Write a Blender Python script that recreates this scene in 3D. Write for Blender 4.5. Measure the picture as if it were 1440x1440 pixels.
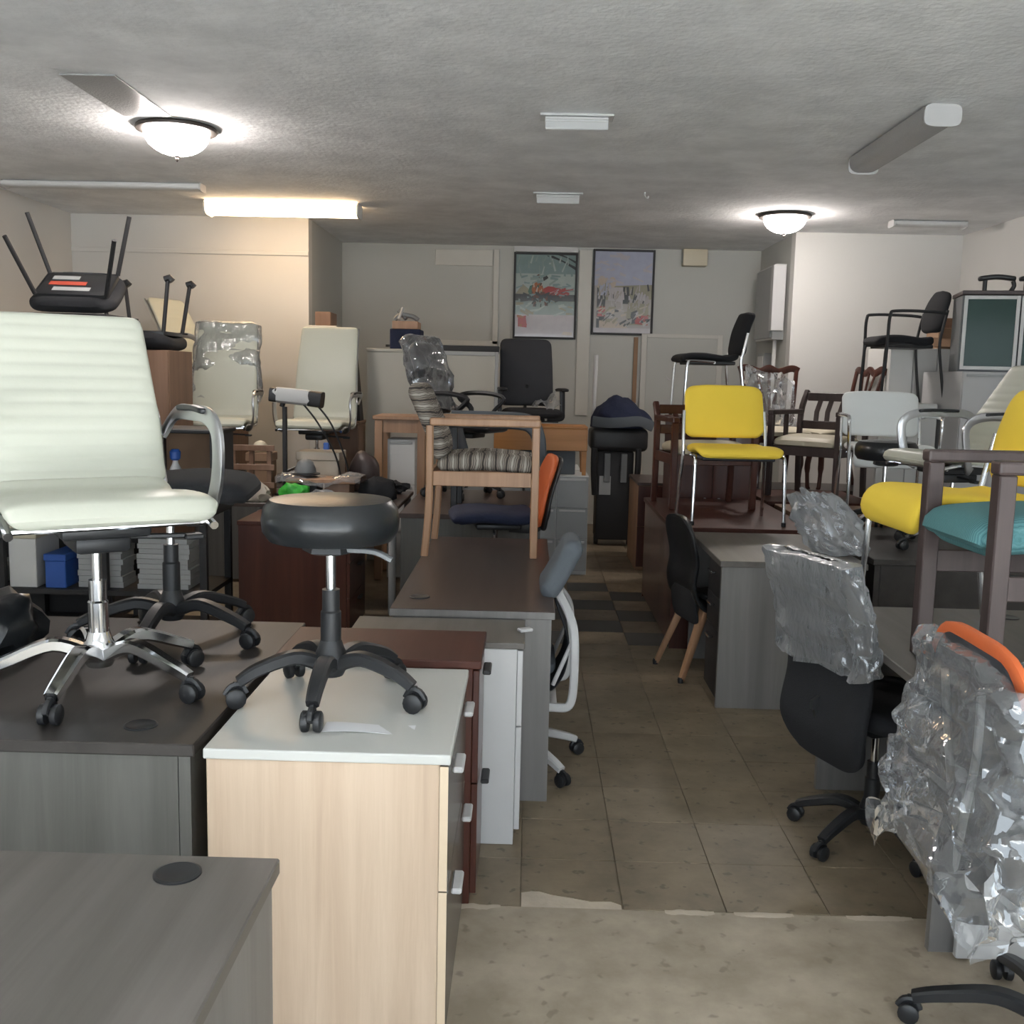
import bpy, bmesh, math, random
from math import pi, sin, cos, radians
from mathutils import Vector, Matrix, noise

for o in list(bpy.data.objects):
    bpy.data.objects.remove(o)
S = bpy.context.scene
COL = S.collection
random.seed(7)

# ---------------------------------------------------------------- camera
cam_data = bpy.data.cameras.new('camera')
cam_data.sensor_width = 36.0
cam_data.lens = 36.0
cam_data.clip_start = 0.05
cam = bpy.data.objects.new('camera', cam_data)
COL.objects.link(cam)
cam.matrix_world = (Matrix.Translation((0, 0, 1.6)) @ Matrix.Rotation(math.atan(20.7 / 1440), 4, 'Z')
                    @ Matrix.Rotation(pi / 2 - radians(7.5), 4, 'X') @ Matrix.Rotation(radians(1.3), 4, 'Z'))
S.camera = cam

# ---------------------------------------------------------------- sky, exposure
world = bpy.data.worlds.new('overcast_sky')
S.world = world
world.use_nodes = True
bg = world.node_tree.nodes['Background']
bg.inputs[0].default_value = (0.84, 0.93, 1.0, 1)
bg.inputs[1].default_value = 4.1
S.view_settings.view_transform = 'Standard'
S.view_settings.look = 'None'
S.view_settings.gamma = 1.0
S.view_settings.use_curve_mapping = False
S.view_settings.exposure = 0.0
S.cycles.use_denoising = True
# daylight comes in through the open shop front behind the camera (a portal guides the sampling, it gives no light itself)
pd = bpy.data.lights.new('shopfront_portal', 'AREA')
pd.shape = 'RECTANGLE'; pd.size = 7.0; pd.size_y = 2.5
pd.cycles.is_portal = True
po = bpy.data.objects.new('shopfront_portal', pd)
po.location = (0, -1.55, 1.25)
po.rotation_euler = (radians(90), 0, 0)
COL.objects.link(po)
# lamp added to light the pavement so its bounce brightens the ceiling; never shines in
sd = bpy.data.lights.new('bounce_sun', 'SUN')
sd.energy = 64.0; sd.angle = radians(1.0); sd.color = (1, 1, .98)
so = bpy.data.objects.new('bounce_sun', sd)
so.rotation_euler = (radians(-6), radians(38), 0)
COL.objects.link(so)

# ---------------------------------------------------------------- materials
def nm(name):
    m = bpy.data.materials.new(name); m.use_nodes = True
    return m, m.node_tree.nodes, m.node_tree.links, m.node_tree.nodes['Principled BSDF']

def plain(name, c, rough=.5, metal=0., bump=0., bscale=40., var=.06, vscale=6., coat=0., spec=.5):
    m, N, L, B = nm(name)
    B.inputs['Roughness'].default_value = rough
    B.inputs['Metallic'].default_value = metal
    B.inputs['Coat Weight'].default_value = coat
    B.inputs['Specular IOR Level'].default_value = spec
    tc = N.new('ShaderNodeTexCoord')
    n = N.new('ShaderNodeTexNoise'); n.inputs['Scale'].default_value = vscale; n.inputs['Detail'].default_value = 4
    L.new(tc.outputs['Object'], n.inputs['Vector'])
    r = N.new('ShaderNodeMix'); r.data_type = 'RGBA'
    r.inputs[6].default_value = (*[x * (1 - var) for x in c], 1)
    r.inputs[7].default_value = (*[min(1, x * (1 + var)) for x in c], 1)
    L.new(n.outputs[0], r.inputs[0]); L.new(r.outputs[2], B.inputs['Base Color'])
    if bump:
        n2 = N.new('ShaderNodeTexNoise'); n2.inputs['Scale'].default_value = bscale; n2.inputs['Detail'].default_value = 3
        L.new(tc.outputs['Object'], n2.inputs['Vector'])
        b = N.new('ShaderNodeBump'); b.inputs['Strength'].default_value = bump; b.inputs['Distance'].default_value = .01
        L.new(n2.outputs[0], b.inputs['Height']); L.new(b.outputs[0], B.inputs['Normal'])
    return m

def wood(name, c1, c2, axis='z', rough=.4, scale=14., coat=0.):
    m, N, L, B = nm(name)
    B.inputs['Roughness'].default_value = rough
    B.inputs['Coat Weight'].default_value = coat
    tc = N.new('ShaderNodeTexCoord'); mp = N.new('ShaderNodeMapping')
    B.inputs['Specular IOR Level'].default_value = .28 if axis == 'y' else .45
    s = {'x': (.05, 1, 1), 'y': (1, .05, 1), 'z': (1, 1, .05)}[axis]
    mp.inputs['Scale'].default_value = [scale * v for v in s]
    L.new(tc.outputs['Object'], mp.inputs['Vector'])
    n = N.new('ShaderNodeTexNoise'); n.inputs['Scale'].default_value = 1.0; n.inputs['Detail'].default_value = 6
    n.inputs['Roughness'].default_value = .65; n.inputs['Distortion'].default_value = .4
    L.new(mp.outputs[0], n.inputs['Vector'])
    r = N.new('ShaderNodeValToRGB')
    r.color_ramp.elements[0].position = .34; r.color_ramp.elements[0].color = (*c1, 1)
    r.color_ramp.elements[1].position = .66; r.color_ramp.elements[1].color = (*c2, 1)
    L.new(n.outputs[0], r.inputs[0]); L.new(r.outputs[0], B.inputs['Base Color'])
    return m

def mottled(name, c1, c2, scale, rough=.6, lo=.36, hi=.66, bump=.1, bscale=14., speck=0.):
    """two-tone worn surface with blotches at two sizes and a few dark specks"""
    m, N, L, B = nm(name)
    B.inputs['Roughness'].default_value = rough
    tc = N.new('ShaderNodeTexCoord'); gm = N.new('ShaderNodeNewGeometry')
    n = N.new('ShaderNodeTexNoise'); n.inputs['Scale'].default_value = scale; n.inputs['Detail'].default_value = 8
    n.inputs['Roughness'].default_value = .62
    L.new(gm.outputs['Position'], n.inputs['Vector'])
    r = N.new('ShaderNodeValToRGB')
    r.color_ramp.elements[0].position = lo; r.color_ramp.elements[0].color = (*c1, 1)
    r.color_ramp.elements[1].position = hi; r.color_ramp.elements[1].color = (*c2, 1)
    L.new(n.outputs[0], r.inputs[0])
    out = r.outputs[0]
    if speck:
        v = N.new('ShaderNodeTexNoise'); v.inputs['Scale'].default_value = scale * 5; v.inputs['Detail'].default_value = 2
        L.new(gm.outputs['Position'], v.inputs['Vector'])
        q = N.new('ShaderNodeMapRange'); q.inputs[1].default_value = .30; q.inputs[2].default_value = .37
        q.inputs[3].default_value = speck; q.inputs[4].default_value = 0.
        L.new(v.outputs[0], q.inputs[0])
        mx = N.new('ShaderNodeMix'); mx.data_type = 'RGBA'; mx.inputs[7].default_value = (*[x * .45 for x in c1], 1)
        L.new(q.outputs[0], mx.inputs[0]); L.new(out, mx.inputs[6]); out = mx.outputs[2]
    L.new(out, B.inputs['Base Color'])
    n2 = N.new('ShaderNodeTexNoise'); n2.inputs['Scale'].default_value = bscale; n2.inputs['Detail'].default_value = 4
    L.new(gm.outputs['Position'], n2.inputs['Vector'])
    b = N.new('ShaderNodeBump'); b.inputs['Strength'].default_value = bump; b.inputs['Distance'].default_value = .01
    L.new(n2.outputs[0], b.inputs['Height']); L.new(b.outputs[0], B.inputs['Normal'])
    return m

def lamp_mat(name, c, s):
    m, N, L, B = nm(name)
    B.inputs['Base Color'].default_value = (*c, 1)
    B.inputs['Emission Color'].default_value = (*c, 1)
    B.inputs['Emission Strength'].default_value = s
    return m

def film(name, haze=.14, bump=.5, sc=14., gloss=.10):
    """clear crumpled polythene: see-through, a milky haze that thickens at grazing angles, bright creases"""
    m, N, L, B = nm(name)
    out = N['Material Output']; N.remove(B)
    tc = N.new('ShaderNodeTexCoord'); mp = N.new('ShaderNodeMapping'); mp.inputs['Scale'].default_value = (1, 1, .45)
    mp.inputs['Rotation'].default_value = (.3, .5, .2)
    L.new(tc.outputs['Object'], mp.inputs['Vector'])
    n = N.new('ShaderNodeTexNoise'); n.inputs['Scale'].default_value = sc; n.inputs['Detail'].default_value = 3
    L.new(mp.outputs[0], n.inputs['Vector'])
    b = N.new('ShaderNodeBump'); b.inputs['Strength'].default_value = bump; b.inputs['Distance'].default_value = .02
    L.new(n.outputs[0], b.inputs['Height'])
    g = N.new('ShaderNodeBsdfGlossy'); g.inputs['Roughness'].default_value = gloss
    g.inputs['Color'].default_value = (.95, .97, 1, 1); L.new(b.outputs[0], g.inputs['Normal'])
    d = N.new('ShaderNodeBsdfDiffuse'); d.inputs['Color'].default_value = (.72, .74, .76, 1)
    tl = N.new('ShaderNodeBsdfTranslucent'); tl.inputs['Color'].default_value = (.72, .74, .76, 1)
    ds = N.new('ShaderNodeMixShader'); ds.inputs[0].default_value = .4; L.new(d.outputs[0], ds.inputs[1]); L.new(tl.outputs[0], ds.inputs[2])
    t = N.new('ShaderNodeBsdfTransparent'); t.inputs['Color'].default_value = (.95, .96, .97, 1)
    lw = N.new('ShaderNodeLayerWeight'); lw.inputs['Blend'].default_value = .25; L.new(b.outputs[0], lw.inputs['Normal'])
    mr = N.new('ShaderNodeMapRange'); mr.inputs[3].default_value = haze * .5; mr.inputs[4].default_value = min(1, haze * 2.6)
    L.new(lw.outputs['Facing'], mr.inputs[0])
    m1 = N.new('ShaderNodeMixShader'); L.new(mr.outputs[0], m1.inputs[0])
    L.new(t.outputs[0], m1.inputs[1]); L.new(ds.outputs[0], m1.inputs[2])
    f = N.new('ShaderNodeFresnel'); f.inputs['IOR'].default_value = 2.0; L.new(b.outputs[0], f.inputs['Normal'])
    m2 = N.new('ShaderNodeMixShader'); L.new(f.outputs[0], m2.inputs[0])
    L.new(m1.outputs[0], m2.inputs[1]); L.new(g.outputs[0], m2.inputs[2])
    L.new(m2.outputs[0], out.inputs['Surface'])
    return m

def stripes(name, cols, scale=60., axis=1):
    """woven stripes across the cloth"""
    m, N, L, B = nm(name)
    B.inputs['Roughness'].default_value = .9
    tc = N.new('ShaderNodeTexCoord'); w = N.new('ShaderNodeTexWave')
    w.bands_direction = 'XYZ'[axis]; w.inputs['Scale'].default_value = scale
    w.inputs['Distortion'].default_value = 2.6; w.inputs['Detail'].default_value = 3; w.inputs['Detail Scale'].default_value = 1.4
    L.new(tc.outputs['Object'], w.inputs['Vector'])
    r = N.new('ShaderNodeValToRGB'); e = r.color_ramp.elements
    e[0].position = .0; e[0].color = (*cols[0], 1); e[1].position = 1.; e[1].color = (*cols[-1], 1)
    for i, c in enumerate(cols[1:-1]):
        k = e.new((i + 1) / (len(cols) - 1)); k.color = (*c, 1)
    L.new(w.outputs[0], r.inputs[0]); L.new(r.outputs[0], B.inputs['Base Color'])
    return m

M = {}
M['wall'] = plain('painted_wall', (.62, .61, .585), .85, var=.05, vscale=1.2, bump=.05, bscale=25)
M['alcove'] = plain('dimmed_wall_paint', (.46, .465, .44), .85, var=.06, vscale=1.2, bump=.05, bscale=25)  # wall paint darkened: the alcove's dimness is put into its colour
M['ceiling'] = mottled('sprayed_ceiling', (.70, .71, .72), (.86, .87, .88), 2.6, .95, .38, .64, .5, 28.)
M['trimw'] = plain('trim_paint', (.54, .53, .49), .6)
M['concrete'] = mottled('worn_concrete', (.30, .25, .185), (.45, .385, .30), 3.6, .62, .36, .64, .18, 16., .45)
M['pavement'] = plain('pale_pavement', (.55, .56, .56), .8, var=.08)
M['patch'] = plain('pale_screed', (.52, .45, .36), .8, var=.25, vscale=9, bump=.3, bscale=30)
M['tile'] = mottled('brown_vinyl_tile', (.15, .118, .076), (.25, .195, .13), 4.5, .48, .34, .66, .06, 10., .6)
M['tile2'] = mottled('tan_vinyl_tile', (.17, .135, .088), (.275, .215, .145), 4.5, .48, .34, .66, .06, 10., .6)
M['tiledark'] = plain('charcoal_vinyl_tile', (.06, .057, .054), .45, var=.2)
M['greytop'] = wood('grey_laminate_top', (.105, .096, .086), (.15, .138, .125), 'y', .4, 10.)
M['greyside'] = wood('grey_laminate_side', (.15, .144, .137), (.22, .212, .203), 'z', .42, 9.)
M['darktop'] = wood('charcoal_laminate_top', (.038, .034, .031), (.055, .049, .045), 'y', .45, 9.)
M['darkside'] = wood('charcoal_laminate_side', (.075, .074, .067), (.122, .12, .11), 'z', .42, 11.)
M['browntop'] = wood('brown_laminate_top', (.06, .042, .036), (.082, .06, .052), 'y', .3, 9.)
M['mahog'] = wood('mahogany_veneer', (.052, .014, .009), (.085, .026, .016), 'z', .32, 12., .3)
M['mahogtop'] = wood('mahogany_top', (.055, .017, .011), (.08, .027, .018), 'y', .45, 10., 0.)
M['oak'] = wood('pale_oak_laminate', (.46, .345, .25), (.58, .455, .34), 'z', .5, 16.)
M['oakedge'] = plain('oak_edge_band', (.62, .50, .36), .5)
M['tan'] = wood('tan_beech', (.30, .165, .09), (.40, .23, .13), 'z', .42, 16.)
M['orangewood'] = wood('orange_beech', (.36, .15, .035), (.46, .20, .055), 'x', .42, 12.)
M['brownwood'] = wood('brown_wood', (.16, .09, .055), (.22, .13, .085), 'z', .5, 10.)
M['espresso'] = wood('espresso_wood', (.048, .032, .031), (.075, .054, .051), 'z', .42, 14.)
M['whitetop'] = plain('white_laminate', (.52, .525, .50), .35, var=.02)
M['whitemetal'] = plain('white_enamel', (.50, .50, .50), .4, var=.02)
M['greycab'] = plain('light_grey_enamel', (.62, .62, .605), .45, var=.03)
M['drawerfront'] = plain('taupe_gloss_front', (.125, .108, .09), .25, var=.08)
M['chrome'] = plain('chrome', (.75, .76, .78), .12, 1., var=.02)
M['alu'] = plain('satin_aluminium', (.55, .56, .58), .32, 1., var=.02)
M['black'] = plain('black_plastic', (.017, .018, .02), .42, var=.1)
M['blackdull'] = plain('black_frame', (.02, .02, .022), .6, var=.1)
M['blackfab'] = plain('black_fabric', (.013, .014, .017), .92, bump=.4, bscale=400, var=.15)
M['blackvinyl'] = plain('black_vinyl', (.012, .014, .016), .28, var=.1, bump=.05, bscale=60)
M['mesh'] = plain('charcoal_mesh', (.032, .034, .04), .8, bump=.6, bscale=500, var=.2)
M['white'] = plain('white_leather', (.54, .55, .465), .42, var=.015, bump=.04, bscale=120)
M['whiteplain'] = plain('white_vinyl', (.87, .90, .89), .45, var=.02)
M['yellow'] = plain('yellow_fabric', (.95, .68, .07), .85, bump=.2, bscale=400, var=.04)
M['teal'] = stripes('teal_ribbed_cloth', [(.045, .14, .155), (.085, .225, .24), (.065, .185, .20), (.11, .26, .27)], 38., 0)
M['stripe'] = stripes('striped_cloth', [(.035, .028, .026), (.30, .26, .21), (.04, .03, .028), (.36, .33, .28), (.09, .07, .06), (.40, .37, .32)], 5.5, 2)
M['stripeseat'] = stripes('striped_seat_cloth', [(.035, .028, .026), (.30, .26, .21), (.04, .03, .028), (.36, .33, .28), (.09, .07, .06), (.40, .37, .32)], 5.5, 1)
M['greyfab'] = plain('slate_fabric', (.10, .115, .13), .9, bump=.2, bscale=300)
M['bluegrey'] = plain('blue_grey_panel', (.12, .135, .15), .9, bump=.2, bscale=300)
M['navy'] = plain('navy_fabric', (.010, .016, .045), .85, bump=.3, bscale=60, var=.3)
M['blue'] = plain('blue_plastic', (.03, .10, .38), .4)
M['orange'] = plain('orange_trim', (.62, .13, .035), .5, var=.08)
M['green'] = plain('green_wrap', (.05, .42, .05), .35, bump=.5, bscale=40)
M['card'] = plain('cardboard', (.27, .17, .105), .85, var=.1)
M['tape'] = plain('parcel_tape', (.48, .42, .34), .35)
M['paper'] = plain('paper', (.72, .72, .74), .8, var=.03, bump=.1, bscale=20)
M['cream'] = plain('cream_plastic', (.55, .50, .38), .5)
M['panel'] = plain('cream_board', (.50, .48, .42), .6, var=.05, vscale=3)
M['greyplastic'] = plain('grey_plastic', (.16, .17, .175), .5)
M['ltgrey'] = plain('light_grey_plastic', (.36, .37, .37), .5)
M['glassdark'] = plain('green_cabinet_glass', (.04, .075, .066), .12, var=.1, spec=.15)
M['bronze'] = plain('bronze_lamp_pan', (.07, .06, .055), .45, .6)
M['fixture'] = plain('lamp_housing', (.58, .59, .59), .4)
M['lens'] = plain('prismatic_lens', (.34, .34, .34), .35, bump=.3, bscale=90)
M['redlabel'] = plain('red_label', (.45, .07, .04), .6)
M['film'] = film('clear_polythene', .27, .7, 11., .08)
M['filmhazy'] = film('milky_polythene', .44, .6, 24., .14)
M['filmbag'] = film('bag_polythene', .62, .5, 16., .18)
M['dome'] = lamp_mat('lit_glass_bowl', (1, .91, .85), 80)
M['tube'] = lamp_mat('lit_fluorescent_lens', (1, .72, .44), 15)
M['stoolsheen'] = plain('tan_stool_reflection', (.30, .235, .18), .7, var=.1)  # unused tan for the warm wall's reflection on the stool top
# ---------------------------------------------------------------- geometry helpers
def V(*a): return Vector(a)

def mk(name, bm, mat, parent=None, smooth=35):
    me = bpy.data.meshes.new(name)
    bmesh.ops.recalc_face_normals(bm, faces=bm.faces)
    bm.to_mesh(me); bm.free()
    mats = mat if isinstance(mat, (list, tuple)) else [mat]
    for x in mats: me.materials.append(M[x])
    if smooth:
        for p in me.polygons: p.use_smooth = True
        me.set_sharp_from_angle(angle=radians(smooth))
    o = bpy.data.objects.new(name, me)
    COL.objects.link(o)
    if parent: o.parent = parent
    return o

def tag(o, label=None, cat=None, group=None, kind=None):
    if label: o['label'] = label
    if cat: o['category'] = cat
    if group: o['group'] = group
    if kind: o['kind'] = kind
    return o

def thing(name, label, cat, loc=(0, 0, 0), rz=0., group=None, rot=None):
    o = bpy.data.objects.new(name, None)
    o.empty_display_size = .05
    COL.objects.link(o)
    o.location = loc
    o.rotation_euler = rot if rot else (0, 0, radians(rz))
    return tag(o, label, cat, group)

def struct(name, bm, mat, smooth=0):
    o = mk(name, bm, mat, None, smooth); o['kind'] = 'structure'; return o

def copy_tree(o, parent=None, label=None, loc=None, rz=None, group=None, rot=None):
    c = o.copy(); COL.objects.link(c)
    if parent: c.parent = parent
    if label: c['label'] = label
    if group: c['group'] = group
    if loc is not None: c.location = loc
    if rz is not None: c.rotation_euler = (0, 0, radians(rz))
    if rot is not None: c.rotation_euler = rot
    for ch in list(o.children): copy_tree(ch, c)
    return c

def box(bm, x0, x1, y0, y1, z0, z1, bev=0., seg=1, mi=0, rot=None, about=None):
    r = bmesh.ops.create_cube(bm, size=1.)
    vs = r['verts']
    c = V((x0 + x1) / 2, (y0 + y1) / 2, (z0 + z1) / 2)
    for v in vs:
        v.co = V(c.x + v.co.x * abs(x1 - x0), c.y + v.co.y * abs(y1 - y0), c.z + v.co.z * abs(z1 - z0))
    fs = set(f for v in vs for f in v.link_faces)
    for f in fs: f.material_index = mi
    if bev:
        es = list(set(e for v in vs for e in v.link_edges))
        rr = bmesh.ops.bevel(bm, geom=es, offset=bev, segments=seg, affect='EDGES', profile=.5)
        vs = list(set(v for f in rr['faces'] for v in f.verts) | set(v for v in vs if v.is_valid))
        for f in set(f for v in vs for f in v.link_faces): f.material_index = mi
    if rot is not None:
        bmesh.ops.rotate(bm, verts=vs, cent=about or c, matrix=rot)
    return vs

def B(*a, **k):
    bm = bmesh.new(); box(bm, *a, **k); return bm

def smoothpath(pts, n=8):
    """Catmull-Rom through the points"""
    P = [Vector(p) for p in pts]
    if len(P) < 3: return P
    out = []
    for i in range(len(P) - 1):
        p0 = P[max(0, i - 1)]; p1 = P[i]; p2 = P[i + 1]; p3 = P[min(len(P) - 1, i + 2)]
        for k in range(n):
            t = k / n
            out.append(.5 * ((2 * p1) + (p2 - p0) * t + (2 * p0 - 5 * p1 + 4 * p2 - p3) * t * t + (3 * p1 - p0 - 3 * p2 + p3) * t ** 3))
    out.append(P[-1])
    return out

def tube(bm, pts, r, seg=8, flat=None, closed=False, up=(0, 0, 1), mi=0):
    """round (or flat = (half width, half height)) bar swept along points; r may be a list"""
    P = [Vector(p) for p in pts]; n = len(P)
    rings = []
    up = Vector(up); prev = None
    for i, p in enumerate(P):
        if closed: t = P[(i + 1) % n] - P[i - 1]
        else: t = P[min(i + 1, n - 1)] - P[max(i - 1, 0)]
        t.normalize()
        if prev is None:
            a = t.cross(up)
            if a.length < 1e-3: a = t.cross(V(1, 0, 0))
            if a.length < 1e-3: a = t.cross(V(0, 1, 0))
        else:
            a = prev - t * prev.dot(t)
        a.normalize(); prev = a; b = t.cross(a); b.normalize()
        rr = r[i] if isinstance(r, (list, tuple)) else r
        ring = []
        for k in range(seg):
            an = 2 * pi * (k + .5) / seg
            if flat:
                fx, fy = flat
                q = (abs(cos(an)) ** .5 * (1 if cos(an) > 0 else -1) * fx * rr, abs(sin(an)) ** .5 * (1 if sin(an) > 0 else -1) * fy * rr)
            else: q = (cos(an) * rr, sin(an) * rr)
            ring.append(bm.verts.new(p + a * q[0] + b * q[1]))
        rings.append(ring)
    m = n if closed else n - 1
    for i in range(m):
        A, C_ = rings[i], rings[(i + 1) % n]
        for k in range(seg):
            f = bm.faces.new((A[k], A[(k + 1) % seg], C_[(k + 1) % seg], C_[k])); f.material_index = mi
    if not closed:
        for rg in (rings[0], rings[-1]):
            f = bm.faces.new(rg); f.material_index = mi
    return rings

def T(*a, **k):
    bm = bmesh.new(); tube(bm, *a, **k); return bm

def lathe(bm, prof, seg=24, o=(0, 0, 0), axis='z', mi=0):
    o = Vector(o); rings = []
    for r, h in prof:
        ring = []
        for k in range(seg):
            a = 2 * pi * k / seg
            x, y = cos(a) * max(r, 1e-4), sin(a) * max(r, 1e-4)
            q = {'z': V(x, y, h), 'y': V(x, h, y), 'x': V(h, x, y)}[axis]
            ring.append(bm.verts.new(o + q))
        rings.append(ring)
    for A, C_ in zip(rings, rings[1:]):
        for k in range(seg):
            f = bm.faces.new((A[k], A[(k + 1) % seg], C_[(k + 1) % seg], C_[k])); f.material_index = mi
    for rg in (rings[0], rings[-1]):
        f = bm.faces.new(rg); f.material_index = mi

def LA(*a, **k):
    bm = bmesh.new(); lathe(bm, *a, **k); return bm

def loft(bm, st, ring=24, e=5., mi=0):
    """st: stations (centre, right, normal, half width, half thickness[, bow]); superellipse sections"""
    rings = []
    for s in st:
        c, rt, nn, hw, ht = s[:5]; bow = s[5] if len(s) > 5 else 0.
        rg = []
        for k in range(ring):
            a = 2 * pi * (k + .5) / ring
            x = abs(cos(a)) ** (2 / e) * (1 if cos(a) > 0 else -1)
            y = abs(sin(a)) ** (2 / 2.4) * (1 if sin(a) > 0 else -1)
            rg.append(bm.verts.new(c + rt * (x * hw) + nn * (y * ht + bow * (x * x))))
        rings.append(rg)
    for A, C_ in zip(rings, rings[1:]):
        for k in range(ring):
            f = bm.faces.new((A[k], A[(k + 1) % ring], C_[(k + 1) % ring], C_[k])); f.material_index = mi
    for rg in (rings[0], rings[-1]):
        f = bm.faces.new(rg); f.material_index = mi

def cushion(prof, w, t, corner=.12, taper=1., bow=0., rib=0, ribd=.004, n=28, e=7., endround=.5):
    """pad following a (y, z) side profile, width w, thickness t, rounded corners; ribs = stitched rolls"""
    P = smoothpath([(0, y, z) for y, z in prof], 10) if len(prof) > 2 else [Vector((0, *prof[0])).lerp(Vector((0, *prof[1])), i / 20) for i in range(21)]
    ds = [0.]
    for a, b in zip(P, P[1:]): ds.append(ds[-1] + (b - a).length)
    Ltot = ds[-1]
    if rib: n = max(n, int(rib * 6))
    st = []
    us = [0, .004, .015, .035, .07] + [.07 + .86 * i / n for i in range(1, n)] + [.93, .965, .985, .996, 1]
    for u in us:
        d = u * Ltot
        i = 0
        while i < len(ds) - 2 and ds[i + 1] < d: i += 1
        f = (d - ds[i]) / max(1e-9, ds[i + 1] - ds[i])
        p = P[i].lerp(P[i + 1], f)
        tg = (P[min(i + 2, len(P) - 1)] - P[max(0, i - 1)]).normalized()
        nn = V(1, 0, 0).cross(tg).normalized()
        edge = min(d, Ltot - d)
        cr = min(corner, w / 2)
        dw = 0.
        if edge < cr: dw = cr - math.sqrt(max(0, cr * cr - (cr - edge) ** 2))
        th = t / 2
        er = t * endround
        if edge < er: th *= math.sqrt(max(.03, 1 - ((er - edge) / er) ** 2))
        if rib and edge > er: th += ribd * (abs(sin(pi * u * rib)) ** .6 - .7)
        ww = w / 2 * (1 + (taper - 1) * u) - dw
        st.append((p, V(1, 0, 0), nn, max(.004, ww), max(.002, th), bow))
    bm = bmesh.new(); loft(bm, st, 28, e)
    return bm

def sheet(fn, nu, nv, thick=.0, wrap=False):
    """thin skin from fn(u, v); both faces when thick"""
    bm = bmesh.new()
    g = [[bm.verts.new(fn(i / (nu if wrap else nu - 1), j / (nv - 1))) for j in range(nv)] for i in range(nu)]
    for i in range(nu if wrap else nu - 1):
        for j in range(nv - 1):
            bm.faces.new((g[i][j], g[(i + 1) % nu][j], g[(i + 1) % nu][j + 1], g[i][j + 1]))
    if thick:
        bmesh.ops.recalc_face_normals(bm, faces=bm.faces)
        bmesh.ops.solidify(bm, geom=bm.faces[:], thickness=thick)
    return bm

def nvec(q):
    return V(noise.noise(q + V(9.31, 1.73, 3.17)), noise.noise(q), noise.noise(q + V(-5.23, 7.91, -2.37)))

def crumple(p, amp, sc, seed=0.):
    q = p * sc + V(seed, seed * 1.7, -seed)
    n1 = nvec(q)
    n2 = nvec(q * 2.3 + V(9, 3, 1))
    r = 1 - abs(noise.noise(q * 1.6)) * 2
    return p + n1 * amp + n2 * amp * .5 + n1.normalized() * (r * amp * .5)

def bag_over(prof, w, t, amp=.015, sc=9, seed=0., flare=0., nu=40, nv=30, skirt=None):
    """open polythene sleeve pulled down over a cushion-like profile from its top; prof goes top to bottom (y, z)"""
    P = smoothpath([(0, y, z) for y, z in prof], 8)
    def fn(u, v):
        a = 2 * pi * u
        k = min(len(P) - 1, int(v * (len(P) - 1)))
        f = v * (len(P) - 1) - k
        p = P[k].lerp(P[min(k + 1, len(P) - 1)], f)
        tg = (P[min(k + 1, len(P) - 1)] - P[max(0, k - 1)]).normalized()
        nn = V(1, 0, 0).cross(tg).normalized()
        cl = min(1., .15 + v * 9) if v < .1 else 1.
        x = abs(cos(a)) ** .35 * (1 if cos(a) > 0 else -1)
        y = abs(sin(a)) ** .7 * (1 if sin(a) > 0 else -1)
        q = p + V(1, 0, 0) * (x * (w / 2 + flare * v)) * (.55 + .45 * cl) + nn * (y * (t / 2 + flare * .5 * v) * cl)
        return crumple(q, amp * (.5 + v), sc, seed)
    return sheet(fn, nu, nv, 0., True)

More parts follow.
